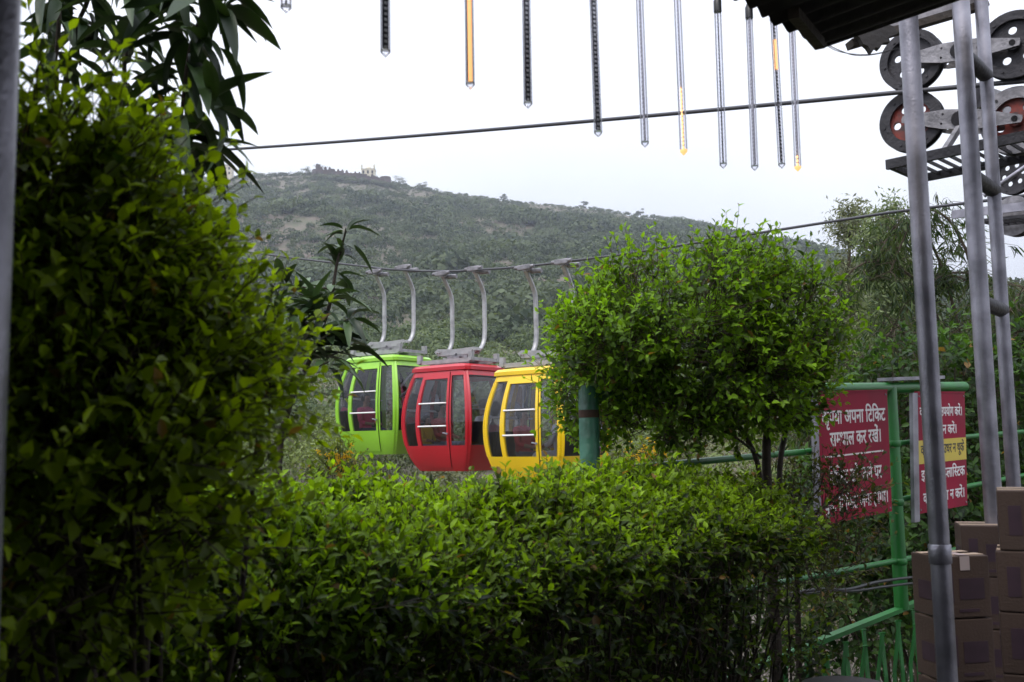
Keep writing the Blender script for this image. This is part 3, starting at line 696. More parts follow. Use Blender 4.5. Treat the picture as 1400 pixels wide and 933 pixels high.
for q in (1.5, 2.5, 3.5, 4.5, 5.3): b.beam(C0 + d1 * .02 + d2 * q + Vector((0, 0, -.05 + q * .02)), C0 + d1 * (L1 - .1) + d2 * q + Vector((0, 0, -.05 + q * .02)), .05, .07)
b.build('purlin', M['wood'], sh)
b = MB()
for q in (1.2, 2.6, 3.9, 5.2, 6.3): b.beam(C0 + d1 * q + d2 * .1 + Vector((0, 0, -.115)), C0 + d1 * q + d2 * L2 + Vector((0, 0, .0)), .06, .06)
a_ = at_height(1121, 61, 2.77); c_ = at_height(1085, 18, 2.77); b.beam(a_, c_, .03, .03)
b.build('rafter', M['wood'], sh)
b = MB(); bk = C0 + d2 * L2; b.beam(Vector((bk.x, bk.y, 1.42)), Vector((bk.x, bk.y, 1.42)) + d1 * L1, .12, 2.84); sw = C0 + d1 * L1
b.beam(Vector((sw.x, sw.y, 1.40)) + d2 * .2, Vector((sw.x, sw.y, 1.40)) + d2 * L2, .12, 2.8); a_ = C0 + d1 * 2.95; b.beam(Vector((a_.x, a_.y, 1.38)), Vector((sw.x, sw.y, 1.38)), .1, 2.74); b.build('wall', M['wall'], sh)  # last beam is an added, unseen screen against light from the left
for nm, (x0, x1, y0, y1, z_) in (('added_side_shade', (-3.2, -.25, -.5, 1.6, 2.93)), ('upper_awning', (1.25, 4.2, 1.6, 4.9, 3.86))):  # side sheet is out of view, added to shade the left foreground
    b = MB(); nx = int((x1 - x0) / .02); zz = [z_ + .012 * math.sin(i * .02 * 2 * math.pi / .076) for i in range(nx + 1)]
    vs = [(x0 + i * .02, y_, zz[i] + t_) for t_ in (0, .002) for y_ in (y0, y1) for i in range(nx + 1)]; m_ = nx + 1
    fs = []
    for t_ in (0, 2 * m_): fs += [(t_ + i, t_ + i + 1, t_ + m_ + i + 1, t_ + m_ + i) for i in range(nx)]
    for e_ in (0, m_): fs += [(e_ + i, e_ + i + 1, 2 * m_ + e_ + i + 1, 2 * m_ + e_ + i) for i in range(nx)]
    b.add(vs, fs, True); b.build(nm, M['roof'], sh)
# grey board and torn sheet beside the roof corner
bd = thing('timber_board', 'weathered grey board hanging beside the roof corner', 'board')
q0 = P(1168, 46, 5.6); q1 = P(1345, -8, 5.75); b = MB(); b.beam(q0 + Vector((0, 0, .02)), q1 + Vector((0, 0, .02)), .03, .125, up=(0, -.15, 1)); b.build('plank', M['board'], bd)
b = MB(); b.beam(q0 + Vector((-.03, 0, -.066)), q1 + Vector((0, 0, -.066)), .08, .04); b.build('batten', M['wood'], bd)
ts = []
for (x_, y_) in ((1153, 43), (1168, 46), (1176, 52), (1180, 60), (1187, 63), (1192, 72), (1197, 65), (1203, 66), (1207, 59), (1217, 57), (1215, 51), (1228, 46), (1222, 36), (1205, 31), (1190, 36), (1176, 35)): ts.append(P(x_, y_, 5.5))
b = MB(); nn = len(ts); th_ = Vector((.0, .03, 0))
b.add(ts + [v + th_ + Vector((0, random.uniform(0, .04), 0)) for v in ts], [list(range(nn)), list(range(nn, 2 * nn))] + [(i, (i + 1) % nn, nn + (i + 1) % nn, nn + i) for i in range(nn)])
tag(b.build('torn_sheet', M['roof']), 'ragged torn black sheeting hanging under the grey board', 'sheeting')
b = MB()
b.tube(smooth_path([P(1124, 57, 3.05), P(1145, 68, 3.1), P(1170, 76, 3.1), P(1200, 74, 3.1), P(1228, 66, 3.15)], 5), .0016, 5)
b.tube(smooth_path([P(1124, 58, 3.05), P(1142, 69, 3.1), P(1165, 74, 3.1), P(1195, 74, 3.1), P(1228, 66, 3.15)], 5), .0013, 5)
tag(b.build('loose_wire', M['plastic']), 'thin loose wires sagging from the roof corner to the pole', 'wire')

# ------------------------------------------------------------------ meteor tube lights
tubes = [  # px tip, py tip, D, strip yaw, dark strip, lit range (fractions from the tip), label
    (391, 19, 2.0, 1.2, False, None, 'clear light tube showing only its tip, leftmost of the hanging row'),
    (527, 79, 2.18, .25, True, None, 'unlit dark light tube, second from left in the hanging row'),
    (643, 123, 2.38, .1, True, (0, 1), 'fully lit warm orange light tube in the hanging row'),
    (722, 149, 2.5, .1, True, (.80, 1), 'dark light tube whose top end at the frame edge glows orange'),
    (818, 188, 2.68, .1, True, None, 'dark unlit light tube reaching just below the upper rope'),
    (882, 202, 2.82, 1.35, False, None, 'pale clear light tube with a pinkish tip, fifth from right of the long ones'),
    (935, 213, 2.93, 1.2, False, (0, .42), 'clear light tube glowing faintly orange along its lower part'),
    (989, 231, 3.03, .7, True, None, 'dark slim light tube with a black top cap left of the roof corner'),
    (1032, 234, 3.12, 1.4, False, None, 'clear light tube hanging in front of the scalloped roof edge'),
    (1069, 231, 3.2, .3, True, (.66, .86), 'dark light tube with a short orange glow near its top under the roof'),
    (1091, 235, 3.26, 1.3, False, (0, .1), 'clear rightmost light tube with a yellow tip'),
]
TL = .50; tips = []
for (px, py, D, yaw, dark, lit, label) in tubes:
    tip = P(px, py, D); tips.append(tip)
    t = thing('light_tube', label, 'light tube', tip, yaw + .5, 'meteor light tubes hanging in a row from the roof edge'); t.rotation_euler = (R(random.uniform(-.6, .6)), R(random.uniform(-.5, .5)), yaw + .5)
    r = .0112
    b = MB(); b.tube([(0, 0, .016), (0, 0, TL)], r, 20, cap=False); b.build('tube', M['tube'], t)
    b = MB(); b.tube([(0, 0, .017), (0, 0, .012), (0, 0, 0)], [r * .98, r * 1.02, .0008], 12); b.build('tip', M['lit2'] if lit and lit[0] == 0 and lit[1] < 1 else M['tube'], t)
    b = MB(); b.box((0, 0, TL / 2 + .01), (.0155, .0014, TL - .02)); b.build('led_strip', M['pcb'] if dark else M['pcbw'], t)
    b = MB(); z = .024; c_ = MB()
    while z < TL - .01:
        on = lit and lit[0] <= z / TL <= lit[1]
        for sy in (-1, 1): (c_ if on else b).box((0, sy * .0016, z), (.0068, .0016, .006))
        z += .0125
    if b.v: b.build('led_chips', M['led'], t)
    if c_.v:
        c_.build('lit_led_chips', M['lit'], t)
        if lit[1] - lit[0] > .15 or lit[0] > 0:
            g = MB(); g.tube([(0, 0, max(.02, lit[0] * TL)), (0, 0, lit[1] * TL)], .0058 if lit == (0, 1) or lit[0] > .5 else .0024, 12); g.build('glow_core', M['lit2'], t)
    b = MB(); b.tube([(0, 0, TL - .004), (0, 0, TL + .03), (0, 0, TL + .05)], [r * 1.12, r * 1.12, .004], 14); b.build('cap', M['plastic'], t)
    b = MB(); b.tube([(0, 0, TL + .045), (0, 0, TL + .12)], .0022, 6); b.build('lead', M['plastic'], t)
b = MB(); b.tube(smooth_path([q + Vector((0, 0, TL + .12)) for q in tips], 5), .003, 6)
tag(b.build('light_cable', M['plastic']), 'thin black cable that the light tubes hang from along the roof edge', 'cable')

# ------------------------------------------------------------------ green fence
F1 = P(805, 560, 4.15); F2 = P(1222, 560, 6.0)
def PF(px, py, off=0.):
    return on_plane(px, py, F1 + fn * off, F2 + fn * off)
fn = Vector((F2.y - F1.y, F1.x - F2.x, 0)).normalized()
if fn.dot(CAM - F1) < 0: fn = -fn
fence = thing('green_fence', 'green painted pipe fence with slanted pickets carrying the red signs', 'fence')
def post(px, ytop, r, m, z0=0., collars=()):
    p = PF(px, ytop); b = MB(); b.tube([(p.x, p.y, z0), (p.x, p.y, p.z - .006), (p.x, p.y, p.z)], [r, r, r * .93], 22); o = b.build('post', m, fence)
    for y_ in collars:
        q = PF(px + (y_ - ytop) * .05, y_); b = MB(); b.tube([(p.x, p.y, q.z - .02), (p.x, p.y, q.z - .012), (p.x, p.y, q.z + .012), (p.x, p.y, q.z + .02)], [r, r + .006, r + .006, r], 22); b.build('weld_ring', m, o)
    return o, p
po, p1 = post(804, 527, .042, M['greend'], 0)
b = MB(); q = PF(805, 566); b.tube([(p1.x, p1.y, q.z - .016), (p1.x, p1.y, q.z + .016)], .0428, 22); b.build('rust_band', M['rust'], po)
post(1216, 530, .041, M['greenp'], PF(1232, 833).z, (607, 687, 768))
post(1500, 540, .041, M['greenp'], 0)
def rail(a, bq, r, m=None, flat=False):
    b = MB(); A_, B_ = PF(*a), PF(*bq)
    if flat: b.beam(A_, B_, .05, r * 2)
    else: b.tube([A_, B_], r, 14)
    b.build('rail', m or M['greenp'], fence)
rail((808, 537), (860, 537), .034, M['greend']); rail((860, 537), (1318, 529), .034); rail((808, 645), (1500, 581), .016); rail((808, 766), (1400, 650), .016); rail((880, 832), (1400, 734), .016)
rail((880, 972), (1400, 766), .012, flat=True)
b = MB(); a_ = PF(1210, 519, .0); b_ = PF(1320, 515, .0); b.beam(a_, a_ + (b_ - a_) * .62, .10, .02); b.build('cap_plate', M['galv'], fence)
b = MB(); a_ = PF(1111, 542, .0); b_ = PF(1113, 620, 0); b.beam(a_, b_, .03, .02, up=fn); b.build('upright', M['gasket'], fence)
lowA = PF(900, 962); lowB = PF(1400, 766); nP = 42
for k in range(nP):
    f_ = k / (nP - 1); c_ = lowA + (lowB - lowA) * f_; s = 1 if k % 2 else -1; along = (lowB - lowA).normalized()
    tops = c_ + Vector((0, 0, -.05 - .03 * (k % 3))) + fn * (.03 * s) + along * .03
    b = MB(); mid_ = Vector((c_.x, c_.y, c_.z - .34)) + fn * (.0 * s); b.beam(mid_, tops, .034, .008, up=fn); b.beam(mid_, Vector((mid_.x, mid_.y, -.3)), .034, .008, up=fn)
    b.box(tops, (.027, .02, .006)); b.build('picket', M['greenp'], fence)
b = MB(); b.tube(smooth_path([PF(1080, 812, .06), PF(1120, 806, .06), PF(1160, 806, .06), PF(1200, 796, .06), PF(1255, 789, .06), PF(1330, 785, .06)], 5), .009, 7); b.tube(smooth_path([PF(1080, 815, .06), PF(1125, 809, .06), PF(1170, 808, .06), PF(1205, 803, .06), PF(1255, 797, .06), PF(1330, 792, .06)], 5), .008, 7)
tag(b.build('black_cable', M['plastic']), 'pair of dark cables slung along the green fence below the signs', 'cable')

# ------------------------------------------------------------------ Devanagari lettering (no shaping engine: assembled glyph by glyph)
def text_mesh(body, bold=.017):
    cu = bpy.data.curves.new('t', 'FONT'); cu.body = body; cu.offset = bold; cu.extrude = .01; cu.resolution_u = 4
    o = bpy.data.objects.new('t', cu); me = bpy.data.meshes.new_from_object(o); bpy.data.objects.remove(o); bpy.data.curves.remove(cu); return me
def xr(me):
    if not me.vertices: return (0, 0)
    xs = [v.co.x for v in me.vertices]; return min(xs), max(xs)
def advance(s):
    a = xr(text_mesh(s + 'र', 0)); b_ = xr(text_mesh('र', 0)); return a[1] - b_[1]
def line_mesh(segs):
    """segs: strings; a trailing '~' marks a half form, cut off just left of its upright"""
    bm = bmesh.new(); x = 0.
    for s in segs:
        hf = s.endswith('~'); s = s.rstrip('~')
        if s == ' ': x += .28; continue
        me = text_mesh(s); adv = advance(s)
        if hf:
            b2 = bmesh.new(); b2.from_mesh(me); cut = adv - .175
            bmesh.ops.bisect_plane(b2, geom=b2.verts[:] + b2.edges[:] + b2.faces[:], plane_co=(cut, 0, 0), plane_no=(1, 0, 0), clear_outer=True)
            b2.to_mesh(me); b2.free(); adv = cut - .01
        me.transform(Matrix.Translation((x, 0, 0))); bm.from_mesh(me); bpy.data.meshes.remove(me); x += adv
    return bm, x
def sign(name, corners, lines, label, frame_w, yellow=None, bars=()):
    """corners TL, TR, BL, BR in photograph positions on the camera side of the fence"""
    TL_, TR_, BL_, BR_ = [PF(a, b_, .055) for a, b_ in corners]
    o = (TL_ + BL_) / 2; ex = (TR_ - TL_); Wd = ex.length; ex.normalize(); ez = Vector((0, 0, 1)); Ht = ((TL_ - BL_).length + (TR_ - BR_).length) / 2
    ey = ex.cross(ez).normalized(); ey = ey if ey.dot(fn) > 0 else -ey       # towards camera
    t = thing(name, label, 'sign', BL_, group='red notice boards on the fence')
    def W(u, v, d=0.): return ex * (u * Wd) + (TL_ - BL_).normalized() * (v * Ht) + ey * d
    def slab(nm, u0, u1, v0, v1, d0, d1, m, par=t):
        b = MB(); vs = [W(u, v, d) for d in (d0, d1) for v in (v0, v1) for u in (u0, u1)]
        b.add(vs, [(0, 1, 3, 2), (4, 5, 7, 6), (0, 1, 5, 4), (2, 3, 7, 6), (0, 2, 6, 4), (1, 3, 7, 5)]); return b.build(nm, m, par)
    pan = slab('panel', 0, 1, 0, 1, 0, .008, M['signred'])
    if frame_w > 0:
        slab('frame_strip', -frame_w, 0, -.06 if frame_w > .08 else 0, 1.0, -.01, .012, M['galv'])
    slab('frame_edge', 0, 1, 1.0, 1.012, -.01, .012, M['signred']); slab('back_frame', .01, .99, .02, .98, -.012, 0, M['gasket'])
    for u_ in (.03, .97):
        for v_ in (.03, .97):
            b = MB(); q_ = W(u_, v_, .008); b.tube([q_, q_ + ey * .004], .006, 8); b.build('screw', M['galv_old'], t)
    if yellow: slab('yellow_band', 0, 1, yellow[0], yellow[1], .008, .0095, M['signyel'], pan)
    for (v, h_) in bars: slab('white_rule', .08, .9, v, v + h_, .008, .0095, M['white'], pan)
    for (segs, u0, u1, v0, hgt, m) in lines:
        bm, wid = line_mesh(segs); Mx = Matrix.Identity(4)
        sx = (u1 - u0) * Wd / wid; sy = hgt * Ht / .72
        vy = (TL_ - BL_).normalized(); org = W(u0, v0, .0098 if yellow else .0092)
        for v in bm.verts: v.co = org + ex * (v.co.x * sx) + vy * (v.co.y * sy) + ey * (v.co.z * .05)
        me = bpy.data.meshes.new('lettering'); bm.to_mesh(me); bm.free(); mk('lettering', me, m, pan)
Wm = M['white']; Bm = M['blk']
sign('notice_board', [(1115, 540), (1211, 537), (1121, 719), (1215, 704)], [
    (['क', 'ृ', 'पया', ' ', 'अपना', ' ', 'ि', 'ट', 'ि', 'कट'], .05, .95, .755, .115, Wm),
    (['स', 'म~', 'भाल', ' ', 'कर', ' ', 'रखें', '।'], .15, .88, .585, .115, Wm),
    (['ि', 'ट', 'ि', 'कट', ' ', 'खो', ' ', 'जाने', ' ', 'पर'], .12, .86, .29, .115, Wm),
    (['पुनः', ' ', 'ि', 'ट', 'ि', 'कट', ' ', 'लेना', ' ', 'होगा', '।'], .05, .95, .085, .105, Wm),
], 'red notice board left of the bright green post, white Hindi lettering in four lines', .05, bars=[(.50, .012)])
sign('notice_board', [(1252, 537), (1317, 537), (1255, 703), (1326, 690)], [
    (['कचरा', ' ', 'पेटी', ' ', 'उपयोग', ' ', 'करें', '।'], .04, .93, .80, .085, Wm),
    (['गंदा', ' ', 'न', ' ', 'करें', '।'], .3, .80, .645, .085, Wm),
    (['क', 'ृ', 'पया', ' ', 'इधर', ' ', 'उधर', ' ', 'न', ' ', 'थूकें'], .05, .95, .48, .085, Bm),
    (['इस', ' ', 'जगह', ' ', 'प~', 'ला', 'ि', 'स~', 'टक'], .05, .95, .27, .09, Wm),
    (['का', ' ', 'उपयोग', ' ', 'न', ' ', 'करें', '।'], .08, .94, .08, .09, Wm),
], 'red notice board with a yellow band, partly behind the left steel pole', .10, yellow=(.405, .60))

# ------------------------------------------------------------------ cartons
def carton(corner, z, w_, d_, h, rz, label, taped=False):
    t = thing('cardboard_carton', label, 'carton', (corner.x, corner.y, z), rz, 'stacked cardboard cartons')
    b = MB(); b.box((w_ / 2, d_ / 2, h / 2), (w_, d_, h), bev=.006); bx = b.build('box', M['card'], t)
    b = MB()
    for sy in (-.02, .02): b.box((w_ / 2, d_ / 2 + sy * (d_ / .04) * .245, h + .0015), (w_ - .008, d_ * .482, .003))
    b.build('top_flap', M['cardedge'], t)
    for c_, z_ in (((w_ * .62, -.001, h * .47), (w_ * .5, .002, h * .34)), ((w_ * .18, -.001, h * .5), (w_ * .14, .002, h * .5)), ((w_ * .55, -.001, h * .12), (w_ * .4, .002, h * .05)), ((-.001, d_ * .5, h * .42), (.002, d_ * .55, h * .3))):
        obj_box('printed_panel', c_, z_, M['purple'], bx)
    if taped:
        b = MB(); b.box((w_ * .5, d_ * .5, h + .0045), (.045, d_ * .96, .002)); b.box((w_ * .5, -.002, h - .03), (.045, .002, .06)); b.build('tape', M['tape'], t)
    return t
hb = .262; c_ = P(1284, 762, 4.3); z1 = c_.z - hb
for k, (lb) in enumerate(['cardboard carton with tape on its lid, top of the nearest short stack behind the pole', 'second carton down in the short stack behind the left pole', 'lowest carton of the short stack behind the left pole']):
    carton(c_ + Vector((.004 * k, 0, 0)), z1 - k * hb - k * .006, .235, .22, hb, .17 + .02 * k, lb, k == 0)
obj_base = z1 - 2 * hb - .012
c2 = P(1313, 719, 5.0); hb2 = .25; z2 = c2.z - hb2
for k, lb in enumerate(['small carton just showing its lid between the two front stacks', 'second carton under the small one between the two front stacks', 'third carton under the small one between the two front stacks', 'lowest carton between the two front stacks']):
    carton(c2, z2 - k * (hb2 + .004), .3, .26, hb2, -.30, lb)
c3 = P(1362, 671, 4.0); hb3 = .235
for k, lb in enumerate(['topmost carton of the tall stack at the right frame edge', 'second carton of the tall stack at the right frame edge', 'third carton of the tall stack at the right frame edge', 'fourth carton of the tall stack at the right frame edge', 'lowest carton of the tall stack at the right frame edge']):
    carton(c3 + Vector((-.02 if k else 0, .0, 0)), c3.z - hb3 - k * (hb3 + .004), .34, .28, hb3, -.44 - .03 * (k % 2), lb)
dk = thing('low_platform', 'low dark platform under the cartons', 'platform'); zb = min(obj_base, z2 - 3 * .254, c3.z - hb3 - 4 * .239)
for (cx_, cy_, w_, d_, zt) in ((c_.x + .1, c_.y + .14, .34, .34, obj_base - .002), (c2.x + .14, c2.y + .16, .34, .34, z2 - 3 * .254 - .002), (c3.x + .16, c3.y + .13, .42, .4, c3.z - hb3 - 4 * .239 - .002)):
    if zt > .03: obj_box('plinth', (cx_, cy_, zt / 2), (w_, d_, zt), M['wood'], dk)
bn = P(1157, 938, 3.0); t = thing('black_bin', 'round black plastic bin whose rim just shows at the bottom edge', 'bin', (bn.x, bn.y, 0))
b = MB(); b.tube([(0, 0, 0), (0, 0, bn.z - .03)], [.10, .128], 28); b.build('drum', M['plastic'], t); b = MB(); b.tube([(0, 0, bn.z - .03), (0, 0, bn.z)], [.135, .133], 28); b.build('rim', M['plastic'], t)

# terrace floor
tb = [(-7, -6), (6.5, -6), (6.5, 9.78), (-4.2, .29), (-7, -2.2)]
b = MB(); n = len(tb); b.add([(x, y, 0) for x, y in tb] + [(x, y, -.3) for x, y in tb], [list(range(n)), list(range(n, 2 * n))] + [(i, (i + 1) % n, n + (i + 1) % n, n + i) for i in range(n)])
tag(b.build('terrace_floor', M['conc']), kind='structure')

# ------------------------------------------------------------------ plants
DK, LT = (.014, .034, .006), (.19, .27, .022)
def blob_points(ells, n, shell=.55):
    """ells: (px, py, D, rx_px, rz_px, ry_m, weight)"""
    w_ = np.array([e[6] for e in ells], float); w_ /= w_.sum(); idx = RNG.choice(len(ells), n, p=w_)
    ctr = np.array([A3(P(e[0], e[1], e[2])) for e in ells]); rad = np.array([(e[3] * e[2] / FPX, e[5], e[4] * e[2] / FPX) for e in ells])
    d = rnd_dir(n); q = RNG.uniform(shell, 1, n)[:, None] ** .6
    C = ctr[idx] + d * rad[idx] * q
    inside = np.zeros(n)
    for c, r in zip(ctr, rad): inside = np.maximum(inside, (np.sum(((C - c) / r) ** 2, 1) < .45))
    keep = (inside < .5) | (RNG.random(n) < .3)
    return C[keep], norm(d / rad[idx])[keep]
def limbs(b, base, targets, r0, rt):
    for q in targets:
        q = Vector(q); base = Vector(base); m1 = base.lerp(q, .35) + Vector((rt.uniform(-.04, .04), rt.uniform(-.04, .04), rt.uniform(0, .08))); m2 = base.lerp(q, .7) + Vector((rt.uniform(-.04, .04), rt.uniform(-.04, .04), .03))
        b.tube([base, m1, m2, q], [r0, r0 * .7, r0 * .45, r0 * .2], 7)
def bush(name, label, cat, ells, n, base, trunkr, stems, leafL, ln=(.08, .2), K=4, dark=DK, light=LT, tone=(.0, 1.), shell=.55, out=.8, up=.5, droop=0., aspect=.52, group=None, trunk_pts=None, gap=0.):
    t = thing(name, label, cat, group=group)
    C, Dn = blob_points(ells, n, shell)
    if gap:      # uneven clumps with gaps between them
        g_ = (vnoise(C[:, 0] * 9 + C[:, 2] * 3, C[:, 2] * 11 + C[:, 1] * 5, 1, 31) + vnoise(C[:, 0] * 9 - C[:, 1] * 8, C[:, 2] * 8 + 5, 1, 32)) / 2
        k_ = g_ + RNG.normal(size=len(C)) * .06 > gap; C, Dn = C[k_], Dn[k_]
    S = len(C)
    D = Dn * out + np.array([[0, 0, up]]) + RNG.normal(size=(S, 3)) * .4
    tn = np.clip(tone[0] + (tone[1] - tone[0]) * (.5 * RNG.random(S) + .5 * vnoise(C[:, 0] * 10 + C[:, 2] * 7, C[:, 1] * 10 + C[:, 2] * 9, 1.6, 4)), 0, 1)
    lv, tw = shoots(C, D, RNG.uniform(*ln, S), K, leafL, dark, light, tn, aspect, droop=droop)
    npobj('foliage', [lv], M['leaf'], t)
    rt = random.Random(len(label)); b = MB()
    for bs in base:
        tg = [C[rt.randrange(S)] for _ in range(stems)]
        if trunk_pts:
            b.tube(smooth_path([bs] + trunk_pts, 4), [trunkr * (1 - .6 * k / (4 * len(trunk_pts))) for k in range(4 * len(trunk_pts) + 1)], 10); bs2 = trunk_pts[-1]
        else: bs2 = bs
        limbs(b, bs2, tg, trunkr * .55, rt)
    b.build('branches', M['bark'], t)
    pick = RNG.random(S) < .6
    V_, ps, _ = tw; npobj('twigs', [(V_, ps, None)], M['twig'], t)
    return t
# big golden shrub at left, close to the camera
left = [(108, 240, 1.75, 42, 80, .12, .8), (70, 340, 1.6, 140, 150, .26, 3), (128, 400, 1.65, 88, 100, .22, 2.8), (215, 510, 1.75, 80, 75, .2, 2.1), (318, 515, 1.9, 58, 38, .16, 1.0), (150, 260, 1.8, 30, 45, .12, .35), (100, 560, 1.6, 210, 160, .3, 3.6), (0, 700, 1.5, 300, 220, .28, 3.2)]
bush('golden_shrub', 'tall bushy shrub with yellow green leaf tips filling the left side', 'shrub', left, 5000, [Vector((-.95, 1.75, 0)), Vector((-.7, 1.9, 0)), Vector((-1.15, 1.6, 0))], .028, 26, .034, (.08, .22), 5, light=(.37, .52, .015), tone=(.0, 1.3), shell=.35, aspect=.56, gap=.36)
# long hedge
hg = thing('clipped_hedge', 'long clipped hedge with bright leafy top across the foreground', 'hedge')
h0 = P(60, 640, 1.95); h1 = P(1015, 640, 4.1); hd = Vector((h1.x - h0.x, h1.y - h0.y, 0)); HL = hd.length; hd.normalize(); hn = Vector((hd.y, -hd.x, 0)); hn = hn if hn.y < 0 else -hn   # hn: towards camera
def hedge_pts(n, s, q, z):   # s along, q -1 back .. 1 front
    half_w = .30
    return np.array([h0.x, h0.y, 0])[None] + s[:, None] * A3(hd)[None] + (q * half_w)[:, None] * A3(hn)[None] + np.stack([np.zeros(n), np.zeros(n), z], 1)
def top_z(s, q):
    return 1.41 - .15 * np.clip(q + .1, 0, 2) ** 1.5 + .10 * (vnoise(s * 6, q * 3, 1, 21) - .5) + .07 * (vnoise(s * 2, q, 1, 22) - .5) - .03 * (s / HL)
n = 4600; s = RNG.uniform(-.2, HL + .05, n); q = RNG.uniform(-1, 1, n); z = top_z(s, q) - RNG.random(n) ** 1.6 * .12
C1_ = hedge_pts(n, s, q, z); D1_ = np.array([[0, 0, 1.]]) + A3(hn)[None] * np.clip(q, 0, 1)[:, None] * .5 + RNG.normal(size=(n, 3)) * .38
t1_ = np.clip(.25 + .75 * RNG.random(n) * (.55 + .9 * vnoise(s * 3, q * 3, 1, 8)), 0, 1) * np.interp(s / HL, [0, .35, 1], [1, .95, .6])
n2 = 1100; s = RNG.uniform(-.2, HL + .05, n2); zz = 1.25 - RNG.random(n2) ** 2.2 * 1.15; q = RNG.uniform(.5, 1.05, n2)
C2_ = hedge_pts(n2, s, q, zz); D2_ = A3(hn)[None] * .8 + np.array([[0, 0, .4]]) + RNG.normal(size=(n2, 3)) * .5; front_shade_t = np.clip(RNG.random(n2) * .22, 0, 1)  # front leaves coloured darker, so the hedge's shaded side is partly painted
n3 = 2600; s = RNG.uniform(-.2, HL + .05, n3); q = RNG.uniform(-1, -.3, n3); zz = RNG.uniform(.1, 1.28, n3)
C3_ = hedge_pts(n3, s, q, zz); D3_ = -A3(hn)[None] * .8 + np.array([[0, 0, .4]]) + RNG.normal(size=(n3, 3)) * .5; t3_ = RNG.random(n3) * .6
parts = []; twp = []
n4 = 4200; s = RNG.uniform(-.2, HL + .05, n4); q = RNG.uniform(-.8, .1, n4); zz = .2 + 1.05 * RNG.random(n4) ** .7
C4_ = hedge_pts(n4, s, q, zz); D4_ = RNG.normal(size=(n4, 3)); inner_shade_t = RNG.random(n4) * .25  # fill leaves toned dark to paint shade inside the hedge
for C, D, tn, ln in ((C4_, D4_, inner_shade_t, (.08, .18)), (C1_, D1_, t1_, (.05, .13)), (C2_, D2_, front_shade_t, (.08, .18)), (C3_, D3_, t3_, (.08, .18))):
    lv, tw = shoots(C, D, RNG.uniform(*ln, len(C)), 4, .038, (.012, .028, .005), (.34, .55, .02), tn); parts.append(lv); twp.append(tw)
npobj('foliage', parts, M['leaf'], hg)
b = MB(); rt = random.Random(5)
for k in range(46):
    s = (k + rt.random()) / 46 * HL; c = h0 + hd * s; c.z = 0; c = c + hn * rt.uniform(-.15, .2)
    for _ in range(5):
        e = h0 + hd * (s + rt.uniform(-.3, .3)) + hn * rt.uniform(-.25, .29); e.z = rt.uniform(.8, 1.3)
        m1 = c.lerp(e, .5) + Vector((rt.uniform(-.06, .06), rt.uniform(-.06, .06), 0)); b.tube([c, m1, e], [.009, .006, .003], 5)
b.build('stems', M['bark'], hg); npobj('twigs', [(v, p_, None) for v, p_, _ in twp], M['twig'], hg)
# a few long shoots standing above the hedge
# clipped tree
crown = [(838, 468, 4.15, 76, 56, .30, 1.9), (925, 425, 4.2, 120, 80, .38, 3.2), (990, 385, 4.35, 75, 52, .3, 1.0), (1055, 440, 4.45, 98, 74, .36, 2.6), (812, 525, 4.6, 58, 75, .26, 1.6), (978, 505, 4.3, 122, 78, .34, 3.2), (915, 572, 4.25, 70, 40, .24, 1.3), (880, 500, 4.3, 50, 60, .24, .8), (1072, 515, 4.55, 55, 68, .28, 1.2), (1010, 560, 4.5, 60, 36, .22, .6)]
tb_ = P(1052, 640, 4.4); tf = Vector((tb_.x, tb_.y, 0))
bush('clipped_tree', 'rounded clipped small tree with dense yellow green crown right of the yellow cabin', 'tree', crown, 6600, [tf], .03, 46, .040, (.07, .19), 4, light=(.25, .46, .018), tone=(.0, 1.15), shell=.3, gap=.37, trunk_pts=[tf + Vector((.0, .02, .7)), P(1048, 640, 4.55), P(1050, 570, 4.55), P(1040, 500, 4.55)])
ct = bpy.data.objects['clipped_tree']; b = MB()
b.tube(smooth_path([tf + Vector((.05, .05, 1.1)), P(1066, 640, 4.62), P(1078, 570, 4.7), P(1085, 500, 4.7)], 4), .013, 8)
b.tube(smooth_path([tf + Vector((-.02, .03, 1.25)), P(1035, 632, 4.5), P(1015, 590, 4.5), P(985, 540, 4.5)], 4), .012, 8)
b.tube(smooth_path([P(1040, 625, 4.52), P(1000, 595, 4.4), P(950, 575, 4.4)], 4), .006, 6); b.build('secondary_stem', M['bark'], ct)
# thin dark shrub in front of the first sign
sp = [(1110, 690, 4.55, 70, 50, .22, 2), (1160, 665, 4.6, 40, 26, .15, .8), (1150, 760, 4.6, 50, 50, .2, .8), (1090, 800, 4.5, 60, 110, .25, 1.4)]
sb_ = P(1085, 850, 4.6)
bush('thin_shrub', 'thin dark shrub with sparse twigs in front of the first notice board', 'shrub', sp, 360, [Vector((sb_.x, sb_.y, 0))], .02, 14, .032, (.08, .2), 4, dark=(.02, .028, .008), light=(.12, .13, .02), tone=(0, .8), shell=.2, trunk_pts=[Vector((sb_.x + .02, sb_.y, .7)), P(1088, 750, 4.6)])
